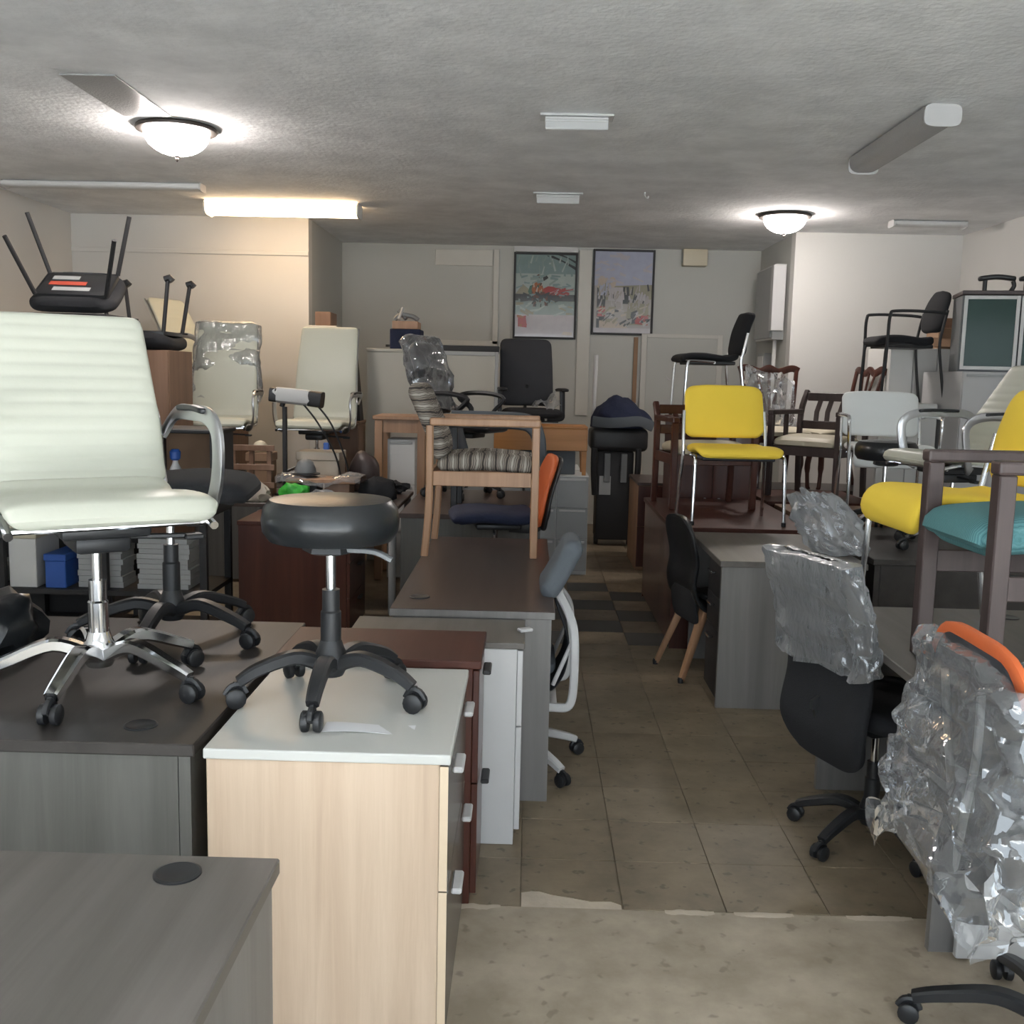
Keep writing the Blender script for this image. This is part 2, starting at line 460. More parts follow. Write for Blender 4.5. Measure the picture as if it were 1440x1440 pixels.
# ---------------------------------------------------------------- shared chair pieces
def star_base(root, mleg, r=.29, z=.0, hubz=.11, rot=0., col_top=.42, mcol='black', mrod='chrome', arch=.03, legw=.026, sleeve=True, n=5):
    """five-star foot: base_leg > caster; hub, column"""
    for k in range(n):
        a = radians(rot) + 2 * pi * k / n
        d = V(cos(a), sin(a), 0)
        pts = smoothpath([d * .03 + V(0, 0, hubz - .01), d * r * .4 + V(0, 0, hubz + arch * .4), d * r * .8 + V(0, 0, hubz - .02), d * r + V(0, 0, .066)], 5)
        nn = len(pts)
        lg = mk('base_leg', T(pts, [1 - .35 * i / nn for i in range(nn)], 8, flat=(legw, .021)), mleg, root)
        bm = bmesh.new()
        s = V(-d.y, d.x, 0)
        c = d * (r + .008)
        for sg in (-1, 1):
            o = c + s * (sg * .016) + V(0, 0, .026)
            # wheel lathe about direction s
            prof = [(.010, -.010), (.024, -.009), (.026, -.004), (.026, .006), (.022, .009), (.004, .010)]
            rings = []
            for rr, h in prof:
                rings.append([bm.verts.new(o + s * (h * sg) + d * (cos(t) * rr) + V(0, 0, sin(t) * rr)) for t in [2 * pi * q / 14 for q in range(14)]])
            for A, C_ in zip(rings, rings[1:]):
                for q in range(14): bm.faces.new((A[q], A[(q + 1) % 14], C_[(q + 1) % 14], C_[q]))
            bm.faces.new(rings[0]); bm.faces.new(rings[-1])
        tube(bm, smoothpath([c - d * .026 + V(0, 0, .036), c - d * .012 + V(0, 0, .057), c + d * .012 + V(0, 0, .054), c + d * .026 + V(0, 0, .034)], 3), 1, 6, flat=(.008, .008), up=s)
        tube(bm, [c + V(0, 0, .03), c + V(0, 0, .068)], .006, 8)
        tube(bm, [c - s * .022 + V(0, 0, .026), c + s * .022 + V(0, 0, .026)], .006, 8)
        mk('caster', bm, 'black', lg)
    mk('hub', LA([(.032, hubz - .045), (.04, hubz - .03), (.042, hubz + .01), (.034, hubz + .03), (.028, hubz + .05)], 20), mleg, root)
    if sleeve:
        zz = hubz + .05 + (col_top - hubz - .05) * .55
        mk('column_sleeve', LA([(.027, hubz + .02), (.027, zz - .06), (.023, zz - .055), (.023, zz)], 18), mcol, root)
        mk('gas_column', LA([(.013, hubz + .05), (.013, col_top)], 16), mrod, root)
    else:
        mk('gas_column', LA([(.024, hubz + .02), (.024, col_top - .12), (.015, col_top - .12), (.015, col_top)], 16), mrod, root)

def exec_chair(label, loc, rz, seat_z=.47, back_h=.60, w=.52, mat='white', rib=12, ribd=.004, arm=True, mleg='chrome', base_r=.29, rot=90, group=None, lean=.20, mech='black', armtop='alu', roll=1.):
    """sling office chair: ribbed pad seat and back, loop arms, chrome star foot; faces -y"""
    t = thing('executive_chair', label, 'chair', loc, rz, group)
    sz = seat_z
    mk('seat', cushion([(-.27, sz - .035), (-.245, sz + .005), (-.12, sz + .008), (.05, sz - .012), (.18, sz - .01), (.235, sz + .03)], w, .05, .05, 1., 0, rib=rib * .55 if rib else 0, ribd=ribd * .4), mat, t)
    bp = [(.225, sz + .015), (.25, sz + .07), (.262, sz + .18), (.27 + lean * .25, sz + back_h * .55), (.27 + lean, sz + back_h)]
    mk('backrest', cushion(bp, w * .99, .042, .03, .90, 0, rib=rib, ribd=ribd), mat, t)
    bm = bmesh.new()
    box(bm, -.11, .11, -.15, .12, sz - .085, sz - .045, .012, 2)
    box(bm, -.07, .07, -.10, .10, sz - .13, sz - .08, .015, 2)
    tube(bm, [(.07, -.02, sz - .10), (.25, -.04, sz - .105)], .007, 6)
    box(bm, .22, .27, -.06, -.02, sz - .115, sz - .1, .004)
    mk('tilt_mechanism', bm, mech, t)
    fr = bmesh.new()
    for sx in (-1, 1):
        x = sx * (w / 2 - .01)
        tube(fr, smoothpath([(x, -.25, sz - .05), (x, -.1, sz - .025), (x, .16, sz - .04), (x, .24, sz + .01), (x * .99, .287, sz + .18), (x * .95, .295 + lean * .25, sz + back_h * .55), (x * .9, .297 + lean, sz + back_h - .01)], 5), .011, 8)
    for y, z, k in ((.05, sz - .045, 1), (.295 + lean * .4, sz + back_h * .65, .93), (-.2, sz - .045, 1)):
        tube(fr, [(-w / 2 * k + .01, y, z), (w / 2 * k - .01, y, z)], .009, 8)
    mk('side_frame', fr, 'chrome', t)
    if arm:
        for sx in (-1, 1):
            x = sx * (w / 2 + .035)
            ag = mk('armrest', T(smoothpath([(x - sx * .03, .30, sz + .15), (x, .26, sz + .215), (x, .10, sz + .225), (x, -.06, sz + .22), (x, -.14, sz + .17), (x, -.13, sz + .05), (x - sx * .02, -.10, sz - .04), (x - sx * .06, -.06, sz - .055)], 6), 1, 10, flat=(.023, .0085), up=(1, 0, 0)), armtop, t)
            mk('arm_pad', cushion([(.20, sz + .236), (.06, sz + .24), (-.05, sz + .234)], .042, .016, .018), 'black', ag)
            for v in ag.children[0].data.vertices: v.co.x += x
    star_base(t, mleg, base_r, rot=rot, col_top=sz - .10, mcol='black' if mleg != 'chrome' else 'chrome', arch=.05)
    return t

def task_chair(label, loc, rz, seat_z=.46, back=(.16, .62), bw=.46, bt=.06, bcorner=.10, btaper=1., backmat='blackfab', seatmat='blackfab', arms='T', mleg='black', base_r=.31, rot=90, group=None, backprof=None, seatw=.49, name='task_chair', trim=None, bow=0., base=True, rib=0, trim_from=.6, base_off=None):
    t = thing(name, label, 'chair', loc, rz, group)
    sz = seat_z
    mk('seat', cushion([(-.25, sz - .03), (-.22, sz), (-.08, sz + .012), (.10, sz), (.22, sz + .015)], seatw, .075, .10, 1.), seatmat, t)
    bp = backprof or [(.245, sz + back[0] - .06), (.235, sz + back[0] + .08), (.26, sz + back[0] + (back[1] - back[0]) * .55), (.32, sz + back[1])]
    bk = mk('backrest', cushion(bp, bw, bt, bcorner, btaper, bow, rib=rib), backmat, t)
    if trim:                                  # piping that follows the pad's own outline
        P = smoothpath([(0, y, z) for y, z in bp], 12)
        ds = [0.]
        for a, b in zip(P, P[1:]): ds.append(ds[-1] + (b - a).length)
        right = []
        for p, d in zip(P, ds):
            if d < ds[-1] * trim_from: continue
            edge = ds[-1] - d
            cr = min(bcorner, bw / 2)
            dw = cr - math.sqrt(max(0, cr * cr - (cr - edge) ** 2)) if edge < cr else 0.
            right.append(V(bw / 2 * (1 + (btaper - 1) * d / ds[-1]) - dw, p.y, p.z))
        top = right[-1]
        path = [V(-q.x, q.y, q.z) for q in right] + [V(-top.x + 2 * top.x * i / 6, top.y, top.z + .002) for i in range(1, 6)] + right[::-1]
        mk('edge_trim', T(path, 1, 8, flat=(bt * .62, .012), up=(0, 1, 0)), trim, bk)
    bm = bmesh.new()
    box(bm, -.10, .10, -.12, .14, sz - .075, sz - .04, .01, 2)
    tube(bm, [(.06, -.02, sz - .07), (.24, -.03, sz - .075)], .007, 6)
    mk('tilt_mechanism', bm, 'black', t)
    mk('back_bracket', T(smoothpath([(0, .08, sz - .06), (0, .24, sz - .06), (0, .285, sz + .04), (0, bp[1][0] + bt * .1, bp[1][1] + .06)], 6), 1, 8, flat=(.04, .012), up=(1, 0, 0)), 'black', t)
    if arms == 'T':
        for sx in (-1, 1):
            x = sx * (seatw / 2 + .03)
            a = mk('armrest', T(smoothpath([(sx * .15, .02, sz - .05), (x, .02, sz - .045), (x + sx * .012, .02, sz + .02), (x + sx * .008, .02, sz + .20)], 5), 1, 8, flat=(.024, .011), up=(0, 1, 0)), 'black', t)
            bm = cushion([(.14, sz + .205), (.02, sz + .215), (-.13, sz + .208)], .075, .026, .03)
            for v in bm.verts: v.co.x += x
            mk('arm_pad', bm, 'black', a)
    elif arms == 'loop':
        for sx in (-1, 1):
            x = sx * (seatw / 2 + .02)
            mk('armrest', T(smoothpath([(x * .8, .16, sz - .04), (x, .12, sz + .0), (x * 1.12, .10, sz + .12), (x * 1.12, .20, sz + .20), (x * 1.1, .12, sz + .235), (x * 1.1, -.06, sz + .235), (x * 1.1, -.17, sz + .20), (x * 1.1, -.10, sz + .12), (x, -.02, sz + .0), (x * .8, -.05, sz - .04)], 5), 1, 8, flat=(.02, .014), up=(1, 0, 0)), 'black', t)
    if base:
        n0 = set(t.children)
        star_base(t, mleg, base_r, rot=rot, col_top=sz - .06)
        if base_off:
            for o in [c for c in t.children if c not in n0] + [g for c in t.children if c not in n0 for g in c.children]:
                for v in o.data.vertices: v.co.x += base_off[0]; v.co.y += base_off[1]
    return t

def wood_armchair(label, loc, rz, wmat, seatmat, backmat=None, w=.58, d=.54, seat_z=.43, arm_z=.64, back_z=.80, post=.042, slats=0, group=None, name='wooden_armchair', lean=.10, bulge=.0, seat_t=.09, low=0., front_rail=True, tall_posts=True):
    """square framed armchair, faces -y; front legs run up to flat arms"""
    t = thing(name, label, 'chair', loc, rz, group)
    hw, hd = w / 2 - post / 2, d / 2 - post / 2
    p = post / 2
    for sx in (-1, 1):
        mk('front_leg', B(sx * hw - p, sx * hw + p, -hd - p, -hd + p, 0, arm_z - .02, .004), wmat, t, 0)
        bm = bmesh.new()
        tube(bm, smoothpath([(sx * hw, hd + .02, 0), (sx * hw, hd, seat_z * .6), (sx * hw, hd, arm_z - .02)] + ([(sx * hw, hd + lean, back_z)] if tall_posts else []), 4), 1, 8, flat=(p, p))
        mk('rear_leg', bm, wmat, t)
        mk('arm', B(sx * hw - p * 1.15, sx * hw + p * 1.15, -hd - p * 1.2, hd + .0, arm_z - .02, arm_z + .018, .008, 2), wmat, t, 0)
        mk('seat_rail', B(sx * hw - p * .6, sx * hw + p * .6, -hd + p, hd - p, seat_z - .10 - low, seat_z - .03 - low, .003), wmat, t, 0)
        if slats:
            mk('side_slat', B(sx * hw - p * .5, sx * hw + p * .5, -p, p, seat_z - .05, arm_z - .02), wmat, t, 0)
    if front_rail: mk('seat_rail', B(-hw + p, hw - p, -hd - p * .6, -hd + p * .6, seat_z - .10 - low, seat_z - .03 - low, .003), wmat, t, 0)
    mk('seat_rail', B(-hw + p, hw - p, hd - p * .6, hd + p * .6, seat_z - .10 - low, seat_z - .03 - low, .003), wmat, t, 0)
    mk('seat', cushion([(-hd - bulge, seat_z - .03 - low * .3), (-hd + .03 - bulge * .7, seat_z - .005 - low * .3), (0, seat_z + .012 - low * .3), (hd - .03, seat_z - .005 - low * .3)], w - post * 2.1, seat_t, .03, 1.), seatmat, t)
    if backmat:
        mk('backrest', cushion([(hd - .035, seat_z + .02), (hd - .03, seat_z + .10), (hd - .02 + lean * .4, (seat_z + back_z) / 2 + .06), (hd - .01 + lean, back_z + .05)], w - post * 2.1, .09, .03, 1.), backmat, t)
    else:
        for z in (back_z - .04, seat_z + .12):
            f = max(0, (z - arm_z) / (back_z - arm_z))
            mk('back_rail', B(-hw + p, hw - p, hd + lean * f - p * .5, hd + lean * f + p * .5, z - .035, z + .03, .004), wmat, t, 0)
        for x in (-.14, -.05, .05, .14):
            mk('back_slat', T([(x, hd, seat_z + .14), (x, hd + .01, arm_z), (x, hd + lean * .8, back_z - .06)], 1, 6, flat=(.02, .008)), wmat, t)
    return t

def stack_chair(label, loc, rz, mat, mleg='chrome', w=.47, seat_z=.45, back=(.50, .82), arms=False, group=None, name='stacking_chair', legr=.011, sled=False, backt=.035, seatt=.05, corner=.07, btaper=.95, seatprof=None):
    """padded shell chair on thin tube legs, faces -y"""
    t = thing(name, label, 'chair', loc, rz, group)
    sz = seat_z
    mk('seat', cushion(seatprof or [(-.235, sz - .035), (-.205, sz - .002), (-.08, sz + .006), (.10, sz - .012), (.20, sz + .01)], w, seatt, corner, .94, .008), mat, t)
    mk('backrest', cushion([(.20, back[0]), (.205, back[0] + .08), (.225, (back[0] + back[1]) / 2 + .03), (.275, back[1])], w * .97, backt, corner, btaper, -.03), mat, t)
    mk('seat_pan', B(-w * .42, w * .42, -.18, .17, sz - .055, sz - .028, .008, 2), 'black', t, 0)
    for sx in (-1, 1):
        x = sx * (w / 2 + .006)
        mk('front_leg', T(smoothpath([(x * 1.03, -.225, 0), (x * 1.01, -.215, sz * .6), (x, -.205, sz - .05), (x * .98, -.17, sz - .028), (x * .93, .0, sz - .035)], 5), legr, 10), mleg, t)
        mk('rear_leg', T(smoothpath([(x * 1.03, .26, 0), (x * 1.0, .22, sz * .55), (x * .97, .20, sz - .03), (x * .97, .215, back[0] + .02), (x * .95, .245, (back[0] + back[1]) / 2)], 5), legr, 10), mleg, t)
        mk('foot_cap', LA([(legr * 1.3, .0), (legr * 1.3, .022), (legr * 1.05, .024)], 12, o=(x * 1.03, -.225, 0)), 'black', t)
        if arms:
            mk('arm_frame', T(smoothpath([(x * 1.02, -.21, sz * .5), (x * 1.05, -.205, sz - .02), (x * 1.08, -.20, sz + .18), (x * 1.08, -.15, sz + .215), (x * 1.08, .12, sz + .215), (x * 1.02, .23, sz + .205)], 5), legr * 1.1, 8), mleg, t)
    mk('cross_bar', T([(-w * .47, .0, sz - .04), (w * .47, .0, sz - .04)], legr, 8), mleg, t)
    return t

def splat_chair(label, loc, rz, wmat, seatmat, group=None, arms=False):
    """old-fashioned dining chair with curved top rail and pierced splat; faces -y"""
    t = thing('dining_chair', label, 'chair', loc, rz, group)
    sz = .45
    mk('seat', cushion([(-.22, sz - .02), (-.2, sz + .0), (0, sz + .02), (.18, sz)], .46, .06, .04, .9), seatmat, t)
    for sx in (-1, 1):
        mk('front_leg', T(smoothpath([(sx * .22, -.21, sz - .03), (sx * .235, -.22, sz - .10), (sx * .21, -.205, sz * .45), (sx * .215, -.215, .02), (sx * .22, -.23, 0)], 5), [.026] * 4 + [.024] * 8 + [.017] * 9, 8), wmat, t)
        mk('rear_leg', T(smoothpath([(sx * .19, .27, 0), (sx * .185, .21, sz * .6), (sx * .19, .19, sz), (sx * .215, .215, .72), (sx * .245, .27, .97)], 5), 1, 8, flat=(.018, .014)), wmat, t)
        mk('seat_rail', B(sx * .215 - .012, sx * .215 + .012, -.19, .18, sz - .08, sz - .02, .003), wmat, t, 0)
        if arms:
            mk('arm', T(smoothpath([(sx * .22, .22, .70), (sx * .27, .08, .69), (sx * .29, -.10, .68), (sx * .27, -.14, .64), (sx * .25, -.10, sz)], 5), 1, 8, flat=(.018, .014)), wmat, t)
    mk('seat_rail', B(-.21, .21, -.215, -.19, sz - .08, sz - .02, .003), wmat, t, 0)
    mk('top_rail', T(smoothpath([(-.265, .275, .965), (-.2, .27, .985), (-.08, .268, .955), (0, .268, .985), (.08, .268, .955), (.2, .27, .985), (.265, .275, .965)], 5), 1, 8, flat=(.03, .011), up=(0, 1, 0)), wmat, t)
    for x0, x1 in ((-.03, -.11), (0, 0), (.03, .11)):
        mk('splat', T(smoothpath([(x0, .19, sz + .03), (x0 * .9, .205, .62), (x1 * .6, .23, .78), (x1, .262, .955)], 5), 1, 6, flat=(.013, .007), up=(0, 1, 0)), wmat, t)
    return t

def desk(label, x0, x1, y0, y1, z=.74, top='greytop', side='greyside', ends='xx', modesty=None, grommets=(), tt=.03, name='desk', cat='desk', over=.012, edge=None, extra=None):
    """slab-ended desk: ends 'xx' = panels across x at both ends, 'yy' = across y; modesty = list of 'front', 'back', 'left', 'right'"""
    cx, cy = (x0 + x1) / 2, (y0 + y1) / 2
    t = thing(name, label, cat, (cx, cy, 0))
    hx, hy = (x1 - x0) / 2, (y1 - y0) / 2
    tp = mk('desktop', B(-hx, hx, -hy, hy, z - tt, z, .003), top, t, 0)
    zt = z - tt - .0005
    ax, ay = hx - over, hy - over
    for s, e in zip((-1, 1), ends):
        if e == 'x': mk('end_panel', B(s * ax - .014 * (1 + s), s * ax + .014 * (1 - s), -ay, ay, 0, zt), side, t, 0)
        if e == 'y': mk('end_panel', B(-ax, ax, s * ay - .014 * (1 + s), s * ay + .014 * (1 - s), 0, zt), side, t, 0)
    for m in modesty or ():
        if m == 'front': mk('modesty_panel', B(-ax + .03, ax - .03, -ay, -ay + .02, .02, zt), side, t, 0)
        if m == 'back': mk('modesty_panel', B(-ax + .03, ax - .03, ay - .02, ay, .25, zt), side, t, 0)
        if m == 'left': mk('modesty_panel', B(-ax, -ax + .02, -ay + .03, ay - .03, .02, zt), side, t, 0)
        if m == 'right': mk('modesty_panel', B(ax - .02, ax, -ay + .03, ay - .03, .25, zt), side, t, 0)
    for gx, gy in grommets:
        g = mk('cable_grommet', LA([(.0405, z - .001), (.0405, z + .003), (.036, z + .0045), (.033, z + .0035), (.0005, z + .0035)], 28, o=(gx - cx, gy - cy, 0)), 'black', t)
    return t

def tabl(label, x0, x1, y0, y1, z, top, leg, lr=.02, tt=.028, apron=0., square=False, name='table', cat='table', base=0.):
    cx, cy = (x0 + x1) / 2, (y0 + y1) / 2
    t = thing(name, label, cat, (cx, cy, base))
    z = z - base
    hx, hy = (x1 - x0) / 2, (y1 - y0) / 2
    mk('tabletop', B(-hx, hx, -hy, hy, z - tt, z, .004), top, t, 0)
    i = lr + .015
    for sx in (-1, 1):
        for sy in (-1, 1):
            x, y = sx * (hx - i), sy * (hy - i)
            mk('leg', B(x - lr, x + lr, y - lr, y + lr, 0, z - tt - .0005, .003) if square else LA([(lr * .9, 0), (lr, .02), (lr, z - tt - .0005)], 14, o=(x, y, 0)), leg, t, 0 if square else 35)
    if apron:
        for sy in (-1, 1): mk('apron', B(-hx + i + lr, hx - i - lr, sy * (hy - i) - .01, sy * (hy - i) + .01, z - tt - apron, z - tt - .001), leg if square else top, t, 0)
        for sx in (-1, 1): mk('apron', B(sx * (hx - i) - .01, sx * (hx - i) + .01, -hy + i + lr, hy - i - lr, z - tt - apron, z - tt - .001), leg if square else top, t, 0)
    return t

def cabinet(label, x0, x1, y0, y1, z, body, top=None, front='-y', rows=(.5, .5), cols=1, fmat=None, handle='bar', hmat='whitemetal', name='filing_cabinet', tt=.025, z0=0., doors=False, hside=None, two=False, plinth=.03, cat='cabinet', edge=None):
    """carcase with drawer or door fronts on one side; fronts carry their handles"""
    cx, cy = (x0 + x1) / 2, (y0 + y1) / 2
    t = thing(name, label, cat, (cx, cy, z0))
    hx, hy = (x1 - x0) / 2, (y1 - y0) / 2; H_ = z - z0
    ft = .02
    a = {'-y': (-hx, hx, -hy + ft, hy), '+y': (-hx, hx, -hy, hy - ft), '+x': (-hx, hx - ft, -hy, hy), '-x': (-hx + ft, hx, -hy, hy)}[front]
    zt = H_ - (tt if top else 0)
    mk('carcase', B(a[0], a[1], a[2], a[3], 0, zt, .002), body, t, 0)
    if top: mk('top', B(-hx - .006, hx + .006, -hy - .006, hy + .006, zt, H_, .004, 2), top, t, 0)
    span = (2 * hx if front[1] == 'y' else 2 * hy)
    zc = zt - .006
    tot = zc - plinth
    for r in rows:
        h = tot * r
        za, zb = zc - h + .004, zc
        for c in range(cols):
            u0 = -span / 2 + span * c / cols + .003; u1 = -span / 2 + span * (c + 1) / cols - .003
            def fb(u0, u1, d0, d1, q0, q1, bev=0.):
                if front == '-y': return B(u0, u1, -hy + ft - d1, -hy + ft - d0, q0, q1, bev)
                if front == '+y': return B(u0, u1, hy - ft + d0, hy - ft + d1, q0, q1, bev)
                if front == '+x': return B(hx - ft + d0, hx - ft + d1, u0, u1, q0, q1, bev)
                return B(-hx + ft - d1, -hx + ft - d0, u0, u1, q0, q1, bev)
            dr = mk('door' if doors else 'drawer', fb(u0, u1, .001, ft, za, zb, .002), fmat or body, t, 0)
            if edge: mk('edge_band', fb(u0 - .001, u0 + .002, .001, ft + .0005, za, zb), edge, dr, 0)
            if handle == 'bar':
                um = (u0 + u1) / 2
                spots = [u0 + (u1 - u0) * .2, u0 + (u1 - u0) * .8] if two else [um]
                for s in spots:
                    mk('handle', fb(s - .05, s + .05, ft + .004, ft + .03, zb - .05, zb - .035, .004), hmat, dr, 0)
            elif handle == 'recess':
                mk('handle', fb(u0 + .02, u1 - .02, ft, ft + .008, zb - .03, zb - .012, .002), hmat, dr, 0)
            elif handle == 'pull':
                uu = u1 - .05 if c % 2 == 0 else u0 + .05
                zz = (za + zb) / 2
                mk('handle', fb(uu - .008, uu + .008, ft, ft + .025, zz - .06, zz + .06, .003), hmat, dr, 0)
        zc -= h
    return t
# ================================================================ the setting
ZC = 3.0
XL, XR = -4.25, 4.0
fl = struct('floor', B(XL - .1, XR + .1, -1.5, 11.5, -.15, -.005), 'tile')
sl = mk('concrete_slab', B(XL, XR, -1.5, 2.94, -.006, .0), 'concrete', fl, 0)
pv = struct('pavement_slab', B(-9, 9, -9, -1.5, -.3, -.02), 'pavement')        # pavement outside the shop front
TS = .314
tiles = {}
for i in range(7):
    for k in range(26):
        x0 = .012 + TS * (i - 1); y0 = 2.945 + TS * k
        if y0 + TS > 11.3: continue
        if i == 1 and k == 0: continue
        dark = (i in (2, 4) and k in (11, 13, 15)) or (i in (1, 3) and k in (10, 12, 14))
        key = 'd' if dark else ('a' if (i * 7 + k * 3 + i * k) % 3 else 'b')
        if key not in tiles:
            me = mk('floor_tile', B(0, TS - .002, 0, TS - .002, -.005, 0, .0012), {'d': 'tiledark', 'a': 'tile', 'b': 'tile2'}[key], fl, 0)
            tiles[key] = me; o = me
        else:
            o = tiles[key].copy(); COL.objects.link(o)
        o.location = (x0, y0, random.uniform(-.0006, .0006))
# broken tile whose front edge has come away
bm = bmesh.new()
pts = [(.012, 3.03), (.06, 3.045), (.11, 3.02), (.17, 3.005), (.23, 2.985), (.29, 2.99), (.321, 2.97), (.321, 3.254), (.012, 3.254)]
f = bm.faces.new([bm.verts.new((x, y, 0)) for x, y in pts])
r = bmesh.ops.extrude_face_region(bm, geom=[f])
for v in r['geom']:
    if isinstance(v, bmesh.types.BMVert): v.co.z -= .005
mk('floor_tile', bm, 'tile', fl, 0)
mk('screed_patch', B(.013, .32, 2.942, 3.04, -.005, -.0022), 'patch', fl, 0)
# low worn mortar bumps along the joint between slab and tiles
for x0, x1 in ((-.30, -.05), (.45, .60), (.66, .84), (1.0, 1.2)):
    bm = bmesh.new(); n = 12
    rows = []
    for q in range(n + 1):
        x = x0 + (x1 - x0) * q / n
        h = .004 * sin(pi * q / n) * (1 + .5 * noise.noise(V(x * 30, 0, 0)))
        rows.append([bm.verts.new((x, 2.935 + .012 * noise.noise(V(x * 25, 3, 0)) + d, z)) for d, z in ((-.022, -.001), (0, max(.0005, h)), (.016, -.001))])
    for a, b in zip(rows, rows[1:]):
        for j in range(2): bm.faces.new((a[j], b[j], b[j + 1], a[j + 1]))
    mk('mortar_ridge', bm, 'patch', fl, 60)

struct('ceiling', B(XL - .1, XR + .1, -1.5, 11.5, ZC, ZC + .12), 'ceiling')
struct('wall_left', B(XL - .12, XL, -1.5, 9.75, 0, ZC), 'wall')
struct('wall_right', B(XR, XR + .12, -1.5, 10, 0, ZC), 'wall')
struct('wall_back_left', B(XL, -2.06, 9.6, 9.75, 0, ZC), 'wall')
struct('wall_alcove_left', B(-2.2, -2.06, 9.75, 11.3, 0, ZC), 'alcove')
struct('wall_back', B(-2.2, 2.6, 11.3, 11.45, 0, ZC), 'alcove')
struct('wall_alcove_right', B(2.45, 2.6, 10.0, 11.3, 0, ZC), 'alcove')
struct('wall_back_right', B(2.45, XR, 9.85, 10.0, 0, ZC), 'wall')
bm = bmesh.new()
box(bm, XL, -3.5, -1.62, -1.5, 0, ZC); box(bm, 3.5, XR, -1.62, -1.5, 0, ZC); box(bm, -3.5, 3.5, -1.62, -1.5, 2.6, ZC)
struct('wall_front', bm, 'wall')

# back wall joinery
struct('trim_1', B(-.42, -.36, 11.27, 11.3, 1.95, 2.96, .004), 'trimw')
struct('trim_2', B(-1.05, -.43, 11.285, 11.3, 2.78, 2.95, .004), 'trimw')
struct('trim_3', B(-1.25, -.36, 11.27, 11.3, 1.93, 1.985, .004), 'trimw')
struct('trim_5', B(.50, .64, 11.275, 11.3, 1.2, 2.97, .004), 'trimw')
struct('dirt_stripe', B(1.12, 1.165, 11.275, 11.3, 1.35, 2.06, .003), 'card')  # reddish dirt stripe on the wall, built as a thin strip
struct('trim_7', B(-4.25, -2.06, 9.585, 9.6, 2.66, 2.70, .004), 'wall')
d1 = struct('door_1', B(1.26, 2.02, 11.27, 11.3, 0, 2.06, .003), 'alcove')
mk('door_frame', B(1.20, 1.26, 11.262, 11.3, 0, 2.10, .003), 'trimw', d1, 0)
mk('door_frame', B(2.02, 2.08, 11.262, 11.3, 0, 2.10, .003), 'trimw', d1, 0)
mk('door_frame', B(1.26, 2.02, 11.262, 11.3, 2.06, 2.10, .003), 'trimw', d1, 0)

# ---- lamps and grilles on the ceiling
def dome(label, x, y, r):
    t = thing('dome_ceiling_light', label, 'ceiling light', (x, y, ZC))
    mk('pan', LA([(r * .6, 0), (r * .97, -.004), (r, -.015), (r * .98, -.028), (r * .86, -.034), (r * .8, -.03)], 36), 'bronze', t)
    prof = [(r * .80, -.028)] + [(r * .80 * cos(a), -.034 - r * .56 * sin(a)) for a in [i * pi / 2 / 9 for i in range(1, 9)]] + [(.012, -.034 - r * .56)]
    mk('glass_bowl', LA(prof, 36), 'dome', t)
    z = -.034 - r * .56
    mk('finial', LA([(.014, z + .004), (.016, z - .004), (.007, z - .01), (.011, z - .018), (.006, z - .03), (.002, z - .035)], 14), 'bronze', t)
dome('lit glass dome light in a dark pan, nearer one above the white chairs', -2.09, 6.16, .232)
dome('lit glass dome light in a dark pan, farther one by the right back wall', 2.10, 8.85, .218)

def wrap_light(label, x0, x1, y0, y1, lensmat, along, hz=.085):
    t = thing('wraparound_ceiling_light', label, 'ceiling light', ((x0 + x1) / 2, (y0 + y1) / 2, ZC))
    hx, hy = (x1 - x0) / 2, (y1 - y0) / 2
    L_, W_ = (hx, hy) if along == 'x' else (hy, hx)
    def put(bm):
        if along == 'y': bmesh.ops.rotate(bm, verts=bm.verts, cent=(0, 0, 0), matrix=Matrix.Rotation(pi / 2, 3, 'Z'))
        return bm
    mk('housing', put(B(-L_ + .012, L_ - .012, -W_ * .55, W_ * .55, -.03, 0, .004)), 'fixture', t, 0)
    bm = bmesh.new(); n = 14; rg = []
    for s in (-L_ + .012, L_ - .012):
        rg.append([bm.verts.new((s, W_ * (abs(cos(a)) ** .6) * (1 if cos(a) > 0 else -1), -.012 - (hz - .012) * abs(sin(a)) ** .6)) for a in [pi * q / n for q in range(n + 1)]])
    for q in range(n): bm.faces.new((rg[0][q], rg[0][q + 1], rg[1][q + 1], rg[1][q]))
    mk('lens', put(bm), lensmat, t)
    for s in (-1, 1):
        bm = bmesh.new()
        tube(bm, [(s * (L_ - .014), 0, -hz / 2 - .004), (s * L_, 0, -hz / 2 - .004)], 1, 20, flat=(W_ * 1.04, hz / 2 + .006))
        mk('end_cap', put(bm), 'whitemetal' if lensmat != 'tube' else 'fixture', t)
wrap_light('lit fluorescent fitting glowing warm above the left back wall', -2.73, -1.45, 8.66, 8.9, 'tube', 'x', .11)
wrap_light('unlit fluorescent fitting with white end cap running away on the right', 1.94, 2.12, 5.36, 6.6, 'lens', 'y', .10)
wrap_light('unlit slim fitting lying crosswise near the right back wall', 3.05, 3.68, 8.98, 9.12, 'fixture', 'x', .05)
wrap_light('long unlit slim fitting lying crosswise over the left wall corner', -4.05, -2.52, 7.93, 8.07, 'fixture', 'x', .05)

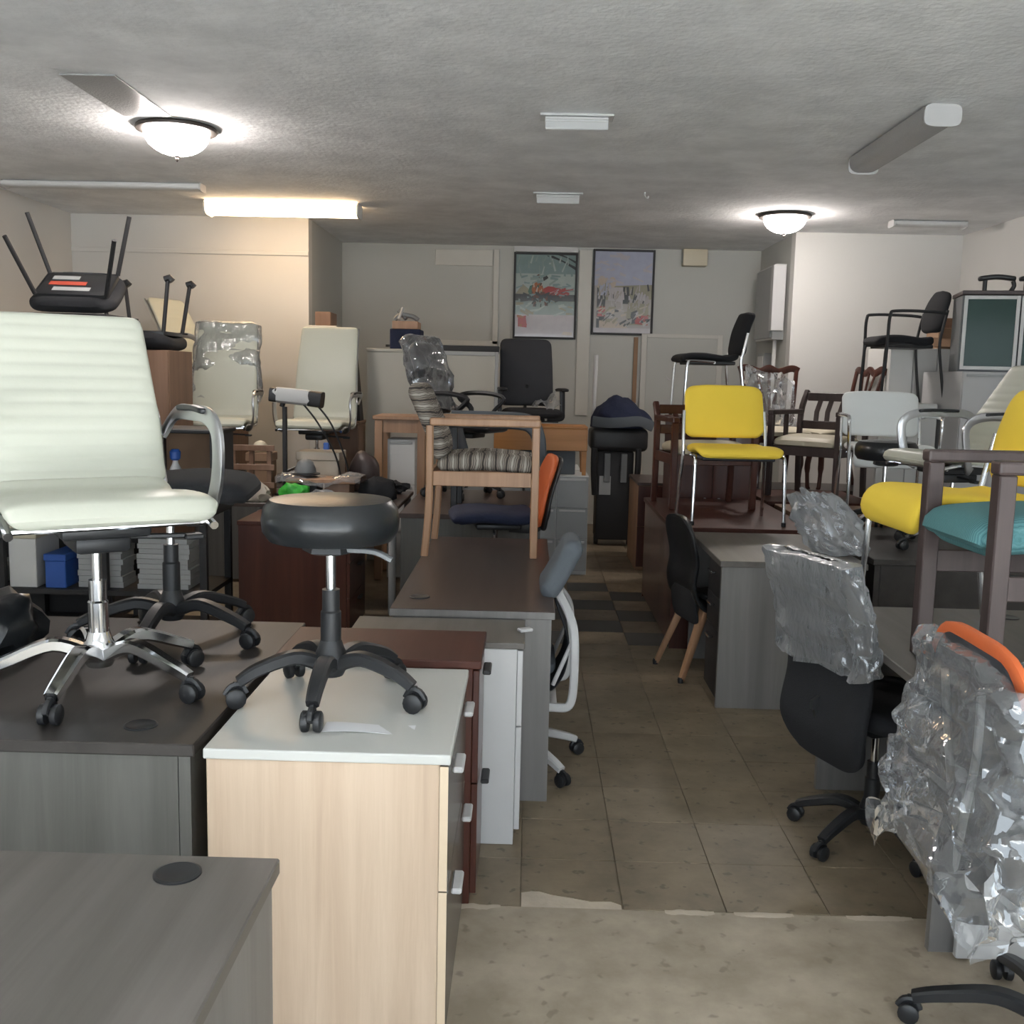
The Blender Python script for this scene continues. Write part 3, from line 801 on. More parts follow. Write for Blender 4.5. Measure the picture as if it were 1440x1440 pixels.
def vent(label, x0, x1, y):
    t = thing('ceiling_vent', label, 'vent', ((x0 + x1) / 2, y, ZC), 0)
    h = (x1 - x0) / 2
    mk('frame', B(-h, h, -.07, .07, -.012, 0, .003), 'fixture', t, 0)
    mk('throat', B(-h * .86, h * .86, -.045, .06, -.05, -.012, .003), 'greycab', t, 0)
    for k in range(3):
        mk('slat', B(-h * .84, h * .84, -.052, -.045, -.048 + k * .013, -.040 + k * .013, rot=Matrix.Rotation(.5, 3, 'X')), 'fixture', t, 0)
    mk('deflector', B(-h * .85, h * .85, -.066, -.052, -.085, -.04, .003, rot=Matrix.Rotation(-.35, 3, 'X')), 'fixture', t, 0)
vent('white air vent on the ceiling, nearer one of two in line', .02, .415, 5.75)
vent('white air vent on the ceiling, farther one of two in line', -.01, .37, 8.1)
tag(mk('ceiling_grey_panel', B(-2.30, -2.03, 5.12, 5.9, ZC - .008, ZC, .002), 'lens'), 'grey rectangular panel on the ceiling beside the nearer dome light', 'panel')  # thin plate, greyer than the ceiling around it
tag(mk('ceiling_hook', T(smoothpath([(.83, 7.95, ZC), (.83, 7.95, ZC - .03), (.85, 7.95, ZC - .045), (.855, 7.95, ZC - .03)], 5), .006, 6), 'whitemetal'), 'small white hook screwed into the ceiling', 'hook')

# ---- posters
def polyface(bm, pts, y, mi):
    f = bm.faces.new([bm.verts.new((x, y, z)) for x, z in pts]); f.material_index = mi
def poster(label, x0, x1, z0, z1, bands, blobs, mats, strokes=()):
    t = thing('framed_poster', label, 'poster', ((x0 + x1) / 2, 11.3, z0))
    h = (x1 - x0) / 2; H_ = z1 - z0; fw = .022
    mk('frame', B(-h, -h + fw, -.03, 0, 0, H_, .003), 'blackdull', t, 0)
    mk('frame', B(h - fw, h, -.03, 0, 0, H_, .003), 'blackdull', t, 0)
    mk('frame', B(-h + fw, h - fw, -.03, 0, 0, fw, .003), 'blackdull', t, 0)
    mk('frame', B(-h + fw, h - fw, -.03, 0, H_ - fw, H_, .003), 'blackdull', t, 0)
    bm = bmesh.new(); W_ = h - fw
    hh = H_ - 2 * fw
    for (a, b, mi) in bands:
        polyface(bm, [(-W_, fw + a * hh), (W_, fw + a * hh), (W_, fw + b * hh), (-W_, fw + b * hh)], -.012, mi)
    for q, (pts, mi) in enumerate(blobs):
        polyface(bm, [(-W_ + u * 2 * W_, fw + v * hh) for u, v in pts], -.0124 - q * .00007, mi)
    rnd = random.Random(len(blobs)); q = len(blobs)
    for (u0, u1, v0, v1, n_, cols, L_, tilt) in strokes:      # loose brush marks of the print
        for _ in range(n_):
            cu, cv = rnd.uniform(u0, u1), rnd.uniform(v0, v1); a = tilt + rnd.uniform(-.5, .5)
            l_ = L_ * rnd.uniform(.4, 1); w_ = .008 + .012 * rnd.random()
            du, dv = l_ / 2 * cos(a), l_ / 2 * sin(a); q += 1
            pts = [(min(.99, max(.01, cu + sx * du - sy * w_ * sin(a))), min(.99, max(.01, cv + sx * dv + sy * w_ * cos(a)))) for sx, sy in ((-1, -1), (1, -.6), (1, .6), (-1, 1))]
            polyface(bm, [(-W_ + u * 2 * W_, fw + v * hh) for u, v in pts], -.0124 - q * .00007, rnd.choice(cols))
    o = mk('print', bm, mats, t, 0)
    return t
def ell(cx, cy, rx, ry, n=10): return [(cx + rx * cos(2 * pi * i / n), cy + ry * sin(2 * pi * i / n)) for i in range(n)]
for nme, c in (('p_teal', (.20, .27, .27)), ('p_pale', (.34, .39, .38)), ('p_sea', (.24, .30, .28)), ('p_lilac', (.42, .39, .41)), ('p_sky', (.36, .38, .48)), ('p_dark', (.06, .065, .07)),
               ('p_rust', (.32, .12, .06)), ('p_red', (.35, .07, .07)), ('p_brown', (.13, .07, .06)), ('p_stone', (.34, .32, .30)), ('p_olive', (.26, .25, .19)), ('p_cream', (.45, .38, .31)), ('p_green', (.06, .13, .10))):
    M[nme] = plain(nme, c, .12, var=.12, vscale=14, coat=.6)
poster('framed poster of a rider on horseback above a pale caption strip', -.20, .485, 2.02, 2.935,
       [(0, .27, 0), (.27, .44, 1), (.44, .52, 2), (.52, .77, 3), (.77, 1, 4)],
       [([(.0, .52), (.12, .64), (.28, .55), (.28, .52)], 10), ([(.42, .50), (.92, .53), (.80, .60), (.55, .62), (.44, .58)], 6), ([(.55, .62), (.75, .70), (.92, .56), (.8, .6)], 3),
        ([(.2, .45), (.95, .44), (.95, .48), (.2, .49)], 5),
        ([(.25, .50), (.33, .50), (.32, .64), (.24, .62), (.21, .55)], 11), (ell(.37, .58, .10, .09), 7), ([(.28, .44), (.45, .44), (.5, .55), (.27, .55)], 8), ([(.30, .37), (.34, .37), (.36, .47), (.31, .47)], 8), ([(.50, .38), (.55, .38), (.53, .50), (.46, .52)], 8),
        (ell(.39, .73, .045, .035), 8), ([(.47, .68), (.55, .72), (.50, .77), (.45, .74)], 5), ([(.5, .99), (.62, .99), (1., .82), (1., .86)], 5), ([(.7, 1.), (.78, 1.), (1., .9), (1., .93)], 5),
        ([(.05, .12), (.2, .11), (.2, .15), (.18, .25), (.05, .25)], 6), ([(.8, .03), (.97, .02), (.97, .06), (.82, .07)], 9)],
       ['p_lilac', 'p_sea', 'p_dark', 'p_pale', 'p_teal', 'p_dark', 'p_red', 'p_rust', 'p_brown', 'p_cream', 'p_olive', 'p_green'],
       [(.03, .97, .78, .97, 26, (4, 3, 1), .16, 1.5), (.03, .97, .53, .76, 26, (3, 4, 1), .2, 0.), (.03, .97, .28, .44, 26, (1, 3, 10), .2, .0), (.5, .95, .50, .58, 14, (6, 0, 5), .16, .0), (.05, .95, .43, .52, 18, (2, 5, 4), .18, 0), (.27, .45, .48, .66, 16, (7, 8, 11, 9), .07, 1.2), (.28, .58, .38, .5, 10, (8, 2), .07, 1.4), (.06, .2, .1, .25, 10, (6, 7), .08, .1)])
poster('framed poster of old town houses under a pale blue sky', .65, 1.315, 2.08, 2.985,
       [(0, .06, 5), (.06, .58, 1), (.58, 1, 0)],
       [([(.05, .57), (1, .60), (1, .42), (.05, .42)], 2), ([(.05, .06), (.05, .56), (.2, .44), (.18, .06)], 3), (ell(.13, .64, .07, .06), 4), (ell(.31, .62, .065, .07), 4), ([(.06, .46), (.2, .46), (.3, .58), (.1, .58)], 0),
        ([(.22, .40), (.5, .38), (.5, .56), (.24, .56)], 5), ([(.5, .36), (.62, .36), (.60, .57), (.5, .57)], 3), ([(.25, .28), (.7, .28), (.62, .36), (.25, .34)], 1), ([(.55, .10), (.95, .10), (.95, .36), (.60, .38)], 2), ([(.66, .12), (.94, .10), (.96, .20), (.78, .23), (.68, .19)], 6), ([(.7, .38), (.95, .36), (.95, .46), (.72, .5)], 7),
        ([(.1, .06), (.6, .06), (.5, .14), (.1, .15)], 8), ([(.06, .2), (.2, .2), (.2, .32), (.1, .33)], 6), ([(.25, .93), (.6, .92), (.6, .95), (.25, .96)], 5)],
       ['p_sky', 'p_stone', 'p_olive', 'p_dark', 'p_cream', 'p_lilac', 'p_red', 'p_stone', 'p_cream'],
       [(.03, .97, .62, .97, 30, (0, 5), .22, 0.), (.05, .95, .30, .58, 60, (1, 2, 3, 5, 7), .12, 1.4), (.05, .95, .10, .32, 60, (1, 2, 3, 5, 8), .14, .2), (.65, .95, .10, .24, 14, (6, 3), .09, .3), (.05, .3, .55, .66, 8, (4, 0), .07, 1.3)])
tag(mk('white_batten', B(-.205, .485, 11.265, 11.3, 2.94, 2.998, .003), 'whitemetal'), 'white batten on the wall just above the rider poster', 'batten')
t = thing('alarm_box', 'cream alarm box high on the back wall right of the posters', 'alarm', (1.73, 11.3, 2.82))
mk('body', B(-.13, .13, -.12, 0, 0, .175, .01, 2), 'cream', t); mk('side_louvre', B(-.131, -.128, -.10, -.02, .03, .15), 'ltgrey', t, 0)
t = thing('switch_plate', 'white switch plates and loose wires on the back wall', 'switch', (1.5, 11.3, 1.72))
for dx, dz, w_ in ((-.06, .03, .05), (.03, .05, .04), (.24, -.02, .045)):
    p_ = mk('plate', B(dx - w_, dx + w_, -.012, 0, dz - .06, dz + .06, .003), 'cream', t, 0)
    mk('toggle', B(dx - .008, dx + .008, -.024, -.012, dz - .014, dz + .014), 'whitemetal', p_, 0)
mk('wire', T(smoothpath([(-.04, -.015, -.02), (0, -.03, -.10), (.06, -.02, -.12)], 5), .006, 6), 'whitemetal', t)
t = thing('fuse_box', 'grey fuse box on the alcove side wall by the right lamp', 'fuse box', (2.448, 10.45, 2.02))
mk('body', B(-.11, 0, -.33, .4, 0, .72, .004), 'greycab', t, 0); mk('door', B(-.13, -.11, -.31, .38, .02, .7, .004), 'ltgrey', t, 0)
mk('white_door_edge', B(-.15, -.03, -.44, -.335, .08, .70, .004), 'whitemetal', t, 0)
mk('conduit', T([(-.05, -.2, 0), (-.05, -.2, -.75)], .02, 10), 'greycab', t)
t = thing('wall_socket_box', 'small grey switch box on the alcove wall behind the dark side chair', 'socket', (2.45, 10.7, 1.6))
mk('body', B(-.08, 0, -.15, .15, 0, .3, .006), 'ltgrey', t, 0); mk('cover', B(-.088, -.08, -.12, .12, .03, .27, .002), 'greycab', t, 0)
# ================================================================ left foreground
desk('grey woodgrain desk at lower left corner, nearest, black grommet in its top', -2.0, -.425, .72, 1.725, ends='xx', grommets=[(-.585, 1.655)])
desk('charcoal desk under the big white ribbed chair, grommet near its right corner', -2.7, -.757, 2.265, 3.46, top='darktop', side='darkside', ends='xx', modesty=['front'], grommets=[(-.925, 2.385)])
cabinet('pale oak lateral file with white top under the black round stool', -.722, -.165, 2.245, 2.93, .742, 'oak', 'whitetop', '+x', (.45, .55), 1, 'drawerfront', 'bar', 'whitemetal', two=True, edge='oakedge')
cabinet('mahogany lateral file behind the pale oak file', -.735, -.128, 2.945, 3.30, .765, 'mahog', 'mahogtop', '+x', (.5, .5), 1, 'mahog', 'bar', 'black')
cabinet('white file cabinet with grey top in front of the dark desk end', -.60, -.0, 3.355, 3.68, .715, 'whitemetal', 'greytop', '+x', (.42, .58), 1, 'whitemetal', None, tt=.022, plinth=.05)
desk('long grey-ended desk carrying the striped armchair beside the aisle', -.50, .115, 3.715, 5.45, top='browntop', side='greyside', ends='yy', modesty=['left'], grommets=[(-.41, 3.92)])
d7 = [o for o in COL.objects if o.get('label', '').startswith('long grey-ended')][0]
mk('edge_band', B(-.307, .307, -.8692, -.8677, .712, .738), 'greyside', d7, 0)
tag(mk('door_wedge', B(-.02, .03, 3.50, 3.53, .7155, .727, .003, rot=Matrix.Rotation(.5, 3, 'Z')), 'whitemetal'), 'small white clip lying on the grey file cabinet top', 'clip')

exec_chair('big white ribbed chair with chrome foot on the charcoal desk, nearest', (-1.14, 2.665, .74), 34, seat_z=.515, back_h=.495, w=.50, rib=13, ribd=.0045, rot=-90 - 34, base_r=.285, lean=.13)
task_chair('black task chair on five-star foot right behind the big white chair', (-1.13, 3.20, .74), 98, seat_z=.49, back=(.10, .42), arms=None, bw=.40, seatw=.46, rot=-90 - 98, base_r=.28)

# ---- black round stool
t = thing('rolling_stool', 'black round rolling stool standing on the pale oak file', 'stool', (-.505, 2.612, .742))
mk('seat', LA([(.001, .425), (.12, .425), (.158, .432), (.174, .455), (.177, .485), (.172, .515), (.155, .536), (.10, .543), (.001, .544)], 40), 'blackvinyl', t)
mk('seat_plate', LA([(.05, .395), (.075, .402), (.07, .423)], 6), 'black', t)
mk('height_lever', T(smoothpath([(.05, -.03, .41), (.12, -.04, .408), (.165, -.045, .388)], 4), 1, 8, flat=(.012, .007)), 'greyplastic', t)
star_base(t, 'black', .235, rot=-90, hubz=.115, col_top=.41, arch=.02, legw=.024)
stool0 = t
p = thing('paper_sheet', 'white folded leaflet lying on the white-topped file beside the stool', 'paper', (-.37, 2.40, .742))
mk('sheet', sheet(lambda u, v: V(-.11 + .22 * u, -.032 + .064 * v, .002 + .003 * sin(u * 5 + v)), 14, 6, .001), 'paper', p)
tag(p, None)

# ---- low black shelving and its contents, seen beneath the white chair
t = thing('shelving_unit', 'low black open shelving unit seen under the big white chair', 'shelf', (-2.74, 6.05, 0))
for x in (-.88, -.30, .30, .88):
    for y in (-.24, .24):
        mk('post', B(x - .02, x + .02, y - .02, y + .02, 0, .78), 'blackdull', t, 0)
for z in (.03, .29, .75): mk('shelf', B(-.90, .90, -.26, .26, z, z + .028), 'blackdull', t, 0)
ZS = .3185
t = thing('paper_stack', 'tall stack of white paper on the low black shelving, right end', 'paper', (-2.12, 5.98, ZS))
for k in range(10): mk('ream', B(-.15 + random.uniform(-.01, .01), .15 + random.uniform(-.01, .01), -.11, .11, .03 * k, .03 * k + .028), 'ltgrey', t, 0)
t = thing('paper_stack', 'second stack of pale paper on the low shelving, left of the tall one', 'paper', (-2.50, 5.98, ZS))
for k in range(7): mk('ream', B(-.13 + random.uniform(-.01, .01), .13 + random.uniform(-.01, .01), -.10, .10, .034 * k, .034 * k + .032), 'ltgrey', t, 0)
def crate(label, name, cat, x, y, z, sx, sy, sz, mat, rz=0, lid=True, tape=False, lidmat=None, sticker=None):
    t = thing(name, label, cat, (x, y, z), rz)
    mk('body', B(-sx / 2, sx / 2, -sy / 2, sy / 2, 0, sz * (.8 if lid else 1), .004), mat, t, 0)
    if lid: mk('lid', B(-sx / 2 - .006, sx / 2 + .006, -sy / 2 - .006, sy / 2 + .006, sz * .8, sz, .004), lidmat or mat, t, 0)
    if sticker: mk('sticker', B(-.03, .03, -sy / 2 - .0085, -sy / 2 - .006, sz * .82, sz * .98), sticker, t, 0)
    if tape: mk('tape_strip', B(-.03, .03, -sy / 2 - .0015, sy / 2 + .0015, -.0, sz + .0015), 'tape', t, 0)
    return t
crate('blue box file on the low black shelving under the white chair', 'box_file', 'box', -2.74, 5.98, ZS, .12, .3, .20, 'blue')
crate('white archive box on the low shelving left of the blue file', 'archive_box', 'box', -3.30, 5.98, ZS, .40, .3, .12, 'ltgrey')
crate('white flat tray box with yellow lid beside the blue file', 'tray_box', 'box', -2.93, 5.98, ZS, .16, .3, .36, 'greycab', lidmat='cream')

# open black hutch with a printer and a bottle
t = thing('desktop_hutch', 'small black open hutch behind the chrome arm of the white chair', 'hutch', (-2.02, 6.02, .7785))
mk('side', B(-.20, -.18, -.2, .2, 0, .46), 'blackdull', t, 0); mk('side', B(.20, .22, -.2, .2, 0, .46), 'blackdull', t, 0)
mk('top', B(-.22, .24, -.21, .2, .4605, .485, .006), 'blackdull', t, 0); mk('back', B(-.18, .20, .17, .19, .02, .46), 'card', t, 0); mk('shelf', B(-.18, .20, -.19, .17, 0, .02), 'blackdull', t, 0)
t = thing('printer', 'small white printer inside the black hutch', 'printer', (-2.0, 5.98, .799))
mk('body', B(-.12, .15, -.12, .12, 0, .10, .012, 2), 'ltgrey', t); mk('paper_tray', B(-.10, .13, -.17, -.12, .01, .03), 'whitemetal', t, 0); mk('lid', B(-.11, .14, -.1, .11, .1005, .125, .008, 2), 'whitemetal', t)
t = thing('spray_bottle', 'white bottle with blue cap on the printer', 'bottle', (-2.06, 5.94, .9245))
mk('bottle', LA([(.028, 0), (.033, .01), (.033, .10), (.018, .13), (.014, .15)], 16), 'whitemetal', t); mk('cap', LA([(.02, .15), (.03, .16), (.032, .20), (.02, .215)], 14), 'blue', t)

# ---- junk table with white legs
tabl('long brown table with white tube legs behind the black stool', -2.03, -.848, 6.68, 7.60, .74, 'browntop', 'whitemetal', .026, name='folding_table')
cabinet('mahogany desk pedestal whose red side shows behind the black stool', -1.72, -1.05, 6.02, 6.60, .715, 'mahog', 'mahogtop', '+x', (.33, .33, .34), 1, 'mahog', 'bar', 'black', name='desk_pedestal')
ZJ = .7405
t = thing('desk_lamp', 'grey cylindrical lamp head on a post with two hanging cables', 'lamp', (-1.70, 7.13, ZJ))
mk('foot', LA([(.07, 0), (.07, .015), (.02, .025)], 20), 'black', t)
mk('post', T([(0, 0, .02), (0, 0, .62)], .016, 8, flat=(1, 1)), 'blackdull', t)
mk('head', T(smoothpath([(-.05, 0, .70), (-.03, 0, .70), (.16, -.02, .685), (.18, -.02, .68)], 4), 1, 14, flat=(.05, .055)), 'ltgrey', t)
mk('end_cap', T([(.18, -.02, .682), (.27, -.03, .672)], 1, 14, flat=(.05, .056)), 'black', t)
mk('end_cap', T([(-.10, 0, .705), (-.05, 0, .70)], 1, 14, flat=(.045, .05)), 'black', t)
mk('arm', T([(-.02, 0, .62), (.0, 0, .68)], .018, 8), 'black', t)
for dx in (0, .09):
    mk('cable', T(smoothpath([(.12 + dx, -.03, .66), (.24 + dx, -.06, .52), (.36 + dx * .7, -.05, .30), (.40 + dx * .6, -.02, .12), (.42, .02, .01)], 6), .007, 6), 'black', t)
t = thing('slat_rack', 'brown wooden rack of slats standing on the cluttered table', 'rack', (-1.86, 6.86, ZJ))
for x in (-.12, .0, .12): mk('upright', B(x - .015, x + .015, -.02, .02, 0, .36, .003), 'brownwood', t, 0)
for z in (.10, .22, .35): mk('slat', B(-.16, .16, -.03, -.021, z - .02, z + .02, .003), 'brownwood', t, 0)
crate('open cream cardboard box on the cluttered table behind the lamp', 'cardboard_box', 'box', -1.50, 7.40, ZJ, .30, .26, .30, 'tape')
t = thing('wooden_tray', 'flat wooden tray wrapped in torn plastic on the cluttered table', 'tray', (-1.42, 6.96, ZJ))
mk('board', B(-.21, .26, -.12, .12, .12, .15, .004), 'tan', t, 0); mk('block', B(-.2, .0, -.1, .1, 0, .12, .004), 'blackdull', t, 0); mk('block', B(.05, .22, -.1, .1, 0, .12, .004), 'brownwood', t, 0)
mk('wrap', sheet(lambda u, v: crumple(V(-.28 + .58 * u, -.15 + .3 * v, .165 + .02 * sin(u * 9) - .05 * abs(2 * v - 1) ** 3), .012, 14, 2.), 26, 14), 'film', t)
def lump(name, label, cat, loc, r, mat, sq=(1, 1, 1), amp=.25, sc=1.6, seed=0., group=None, sub=3):
    bm = bmesh.new(); bmesh.ops.create_icosphere(bm, subdivisions=sub, radius=1.)
    for v in bm.verts:
        n = v.co.normalized()
        k = 1 + amp * noise.noise(n * sc + V(seed, 2 * seed, 0)) + amp * .5 * noise.noise(n * sc * 2.7 + V(0, seed, 5)) + amp * .5 * (1 - 2 * abs(noise.noise(n * sc * 1.9 + V(seed, 0, 3))))
        v.co = V(n.x * r * sq[0] * k, n.y * r * sq[1] * k, n.z * r * sq[2] * k)
    zmin = min(v.co.z for v in bm.verts)
    flo = zmin * .6
    for v in bm.verts: v.co.z = max(v.co.z, flo) - flo
    o = mk(name, bm, mat, None, 50); o.location = loc
    return tag(o, label, cat, group)
lump('plastic_bag', 'bright green crumpled bag at the front of the cluttered table', 'bag', (-1.56, 6.80, ZJ), .085, 'green', (1, .7, .8), .4, 1.6, 4.)
lump('rag', 'crumpled tan cloth heaped at the left of the green bag', 'cloth', (-1.83, 6.745, ZJ), .075, 'tape', (1.2, .7, .9), .5, 2., 8.)
lump('plastic_bag', 'clear crumpled bag lying right of the green bag', 'bag', (-1.36, 6.80, ZJ), .07, 'filmhazy', (1.4, .7, .6), .45, 2., 6.)
lump('rag', 'dark bundle of cloth on the right end of the cluttered table', 'cloth', (-1.02, 7.0, ZJ), .11, 'blackfab', (1.1, .8, .8), .3, 1.6, 3.)
t = thing('hard_hat', 'dark grey brimmed helmet resting on the wooden tray', 'helmet', (-1.52, 6.96, .915))
mk('shell', LA([(.075, 0), (.072, .03), (.055, .075), (.03, .095), (.002, .10)], 20), 'greyplastic', t); mk('brim', LA([(.07, 0), (.10, -.004), (.10, .004), (.07, .01)], 20), 'black', t)
tag(mk('paper_slip', B(-1.27, -1.13, 6.72, 6.78, ZJ, ZJ + .002, rot=Matrix.Rotation(-.4, 3, 'Z')), 'paper'), 'white slip of paper on the cluttered table behind the stool', 'paper')
lump('cream_bulb', 'small round cream bulb beside the lamp post', 'bulb', (-1.87, 7.12, 1.041), .05, 'cream', (1, 1, 1), .05)
crate('narrow brown carton supporting the cream bulb behind the lamp', 'cardboard_box', 'box', -1.87, 7.15, ZJ, .16, .2, .30, 'card')

# ---- white chairs behind it
desk('dark desk carrying two white office chairs below the lit fitting', -2.95, -1.36, 7.66, 8.40, top='darktop', side='darkside', ends='xx', modesty=['front'])
c2 = exec_chair('white office chair hooded in clear plastic, left of two at the back', (-2.44, 8.02, .74), 4, seat_z=.47, back_h=.78, w=.53, rib=0, rot=-90, base_r=.28, lean=.16)
bg_ = mk('plastic_cover', bag_over([(.44, 1.27), (.40, 1.12), (.34, .9), (.30, .62)], .52, .07, .018, 8, 3., .03), 'filmhazy', c2)
exec_chair('uncovered white office chair, right of two at the back', (-1.66, 8.02, .74), -3, seat_z=.47, back_h=.76, w=.52, rib=0, rot=-90, base_r=.28, lean=.16)
cabinet('tall brown cupboard behind the hooded white chair', -3.75, -2.55, 8.62, 9.3, 1.19, 'brownwood', 'brownwood', '-y', (1.,), 2, 'brownwood', 'pull', 'chrome', name='cupboard', doors=True)
exec_chair('white ribbed chair turned sideways on the brown cupboard', (-2.80, 8.93, 1.19), 66, seat_z=.47, back_h=.55, w=.48, rib=9, rot=-90, base_r=.26, arm=True)

# ---- upturned black chairs on tall cabinets
def upturned(label, loc, rz, w=.5, tip=.0, caster=False, labels=False, flip=0, llen=.44, splay=.10):
    t = thing('upturned_chair', label, 'chair', loc, rz, rot=(radians(24), 0, radians(rz)) if labels else None)
    mk('seat', cushion([(-.25, .10), (-.2, .05), (0, .03), (.2, .05), (.25, .10)], w, .10, .14, 1.), 'blackfab', t)
    mk('seat_pan', B(-w * .42, w * .42, -.2, .2, .085, .12, .03, 2), 'black', t)
    if labels:
        for k, (z, m, a, b) in enumerate(((.02, 'ltgrey', -.12, .1), (.05, 'redlabel', -.16, .06), (.08, 'ltgrey', -.16, .0))):
            mk('label_sticker', B(a, b, -.15 + k * .10, -.09 + k * .10, .1202, .123), m, t, 0)
    for sx in (-1, 1):
        for sy in (-1, 1):
            top = V(sx * (w * .40 + splay), sy * (.2 + splay * .5), .12 + llen)
            lg = mk('leg', T([(sx * w * .40, sy * .19, .11), top], .014, 8), 'blackdull', t)
            if caster:
                mk('foot', T([top - V(.02, 0, 0), top + V(.012, 0, .012), top + V(.03, 0, -.01)], .024, 8), 'black', lg)
    return t
cabinet('tall black storage cabinet behind the big white chair', -3.45, -2.62, 6.35, 6.9, 1.93, 'blackdull', None, '-y', (1.,), 2, 'blackdull', 'pull', 'alu', name='storage_cabinet', doors=True)
upturned('upturned black chair with stickers under its seat, legs in the air, far left', (-2.88, 6.60, 2.02), 10, .52, labels=True, llen=.36)
cabinet('tall brown storage cabinet behind the black one', -3.3, -2.47, 7.02, 7.52, 1.73, 'brownwood', None, '-y', (1.,), 2, 'brownwood', 'pull', 'alu', name='storage_cabinet', doors=True)
upturned('upturned black chair with hooked feet standing behind the stickered one', (-2.70, 7.26, 1.742), 0, .46, caster=True, llen=.34, splay=.05)
lump('plastic_bag', 'black plastic bag at the left frame edge on the charcoal desk', 'bag', (-1.60, 2.98, .741), .13, 'blackvinyl', (1, .8, .8), .35, 1.6, 9.)
# ================================================================ middle row
# striped armchair on the long desk, facing right
wood_armchair('tan wooden armchair with brown and cream striped cloth on the long desk', (-.215, 5.11, .74), 90, 'tan', 'stripeseat', 'stripe', w=.56, d=.54, seat_z=.44, arm_z=.645, back_z=.77, post=.036, lean=.10, tall_posts=False)
# blue drafting chair seen under it
t = task_chair('drafting chair with blue seat and orange-edged back behind the long desk', (-.18, 5.92, 0), -82, seat_z=.80, back=(.10, .40), bw=.42, bt=.04, seatmat='navy', backmat='orange', arms=None, rot=-8, base_r=.30, bcorner=.14, backprof=[(.235, .74), (.24, .82), (.27, .98), (.335, 1.16)])
mk('back_shell', cushion([(.27, .72), (.272, .82), (.302, .98), (.365, 1.15)], .44, .03, .15), 'black', t)
desk('dark desk row behind the blue chair carrying grey and wrapped chairs', -.80, .10, 6.34, 7.78, top='browntop', side='darkside', ends='yy', modesty=['right'])
# grey upholstered lounge chair with loop arms
t = thing('lounge_chair', 'slate grey upholstered chair with thick bent arms behind the striped chair', 'chair', (-.22, 6.66, .74), 90)
mk('seat', cushion([(-.27, .30), (0, .31), (.22, .30)], .44, .12, .04), 'greyfab', t)
mk('backrest', cushion([(.20, .30), (.24, .42), (.28, .56)], .44, .10, .05), 'greyfab', t)
for s in (-1, 1):
    mk('arm_loop', T(smoothpath([(s * .26, .30, .585), (s * .26, .1, .585), (s * .26, -.16, .58), (s * .26, -.245, .55), (s * .26, -.285, .47), (s * .26, -.29, .3), (s * .26, -.29, .02)], 6), 1, 10, flat=(.045, .055), up=(1, 0, 0)), 'greyfab', t)
    mk('rear_leg', B(s * .26 - .02, s * .26 + .02, .22, .26, 0, .56, .004), 'black', t, 0)
mk('seat_frame', B(-.25, .25, -.28, .24, .19, .24, .006), 'black', t, 0)
# wrapped black executive chair
t = task_chair('tall black office chair in torn clear plastic behind the striped chair', (-.46, 7.34, .74), 66, seat_z=.50, back=(.12, .72), bw=.42, bt=.085, bcorner=.10, btaper=.85, backmat='blackvinyl', seatmat='blackvinyl', arms='loop', rot=-90 - 66, base_r=.28, backprof=[(.23, .56), (.245, .68), (.28, .88), (.37, 1.09)])
mk('plastic_cover', bag_over([(.40, 1.14), (.33, 1.0), (.28, .84), (.24, .62)], .47, .13, .022, 9, 1., .02), 'film', t)

# ---- behind: tan tables, cream cupboard and framed board
tabl('tall tan wooden table with a grey drawer front at the left of the framed board', -1.20, -.78, 7.86, 8.35, 1.285, 'tan', 'tan', .03, .03, .10, True, name='bar_table')
cabinet('light grey drawer cabinet standing between the legs of the tall tan table', -1.10, -.88, 7.97, 8.25, 1.10, 'greycab', None, '-y', (.33, .33, .34), 1, 'greycab', 'recess', 'ltgrey')
cabinet('cream cupboard carrying the blue box before the alcove wall', -1.38, -.87, 8.72, 9.2, 1.815, 'panel', 'panel', '-y', (1.,), 1, 'panel', 'pull', 'ltgrey', name='cupboard', doors=True)
t = thing('office_partition', 'cream framed office partition beside the black mesh chair', 'partition', (-.58, 9.1, 0))
mk('board', B(-.27, .27, -.012, .012, .04, 1.78), 'panel', t, 0)
for x in (-.285, .285): mk('frame_post', B(x - .016, x + .016, -.025, .025, 0, 1.815, .004), 'ltgrey', t, 0)
mk('frame_rail', B(-.269, .269, -.025, .025, 1.78, 1.815, .004), 'ltgrey', t, 0)
for z in (1.17, .06): mk('frame_rail', B(-.269, .269, -.02, .02, z, z + .03, .003), 'ltgrey', t, 0)
t = thing('board_rack', 'dark narrow shelf board running behind the framed partition', 'shelf', (-.58, 9.3, 0))
mk('board', B(-.28, .30, -.06, .06, 1.80, 1.87, .004), 'blackdull', t, 0)
for x in (-.25, .25): mk('upright', B(x - .02, x + .02, -.03, .03, 0, 1.7995), 'blackdull', t, 0)
t = thing('storage_box', 'blue box with wood-coloured band and loose grey parts heaped on top', 'box', (-1.07, 8.95, 1.8155))
mk('body', B(-.13, .13, -.14, .14, 0, .17, .006), 'navy', t, 0); mk('band', B(-.11, .11, -.146, .10, .17, .235, .004), 'tan', t, 0)
mk('loose_part', T(smoothpath([(-.10, -.05, .25), (-.05, -.05, .29), (.05, -.04, .28), (.10, -.04, .25)], 5), .022, 8), 'greyplastic', t)
mk('loose_part', T([(-.06, -.1, .25), (-.03, -.05, .35)], .014, 8), 'ltgrey', t)
mk('loose_part', T([(.0, -.05, .26), (-.07, -.02, .33)], .02, 8), 'greyplastic', t)
mk('hinge_knob', LA([(.03, 0), (.03, .02)], 12, o=(-.155, 0, .02), axis='z'), 'black', t)
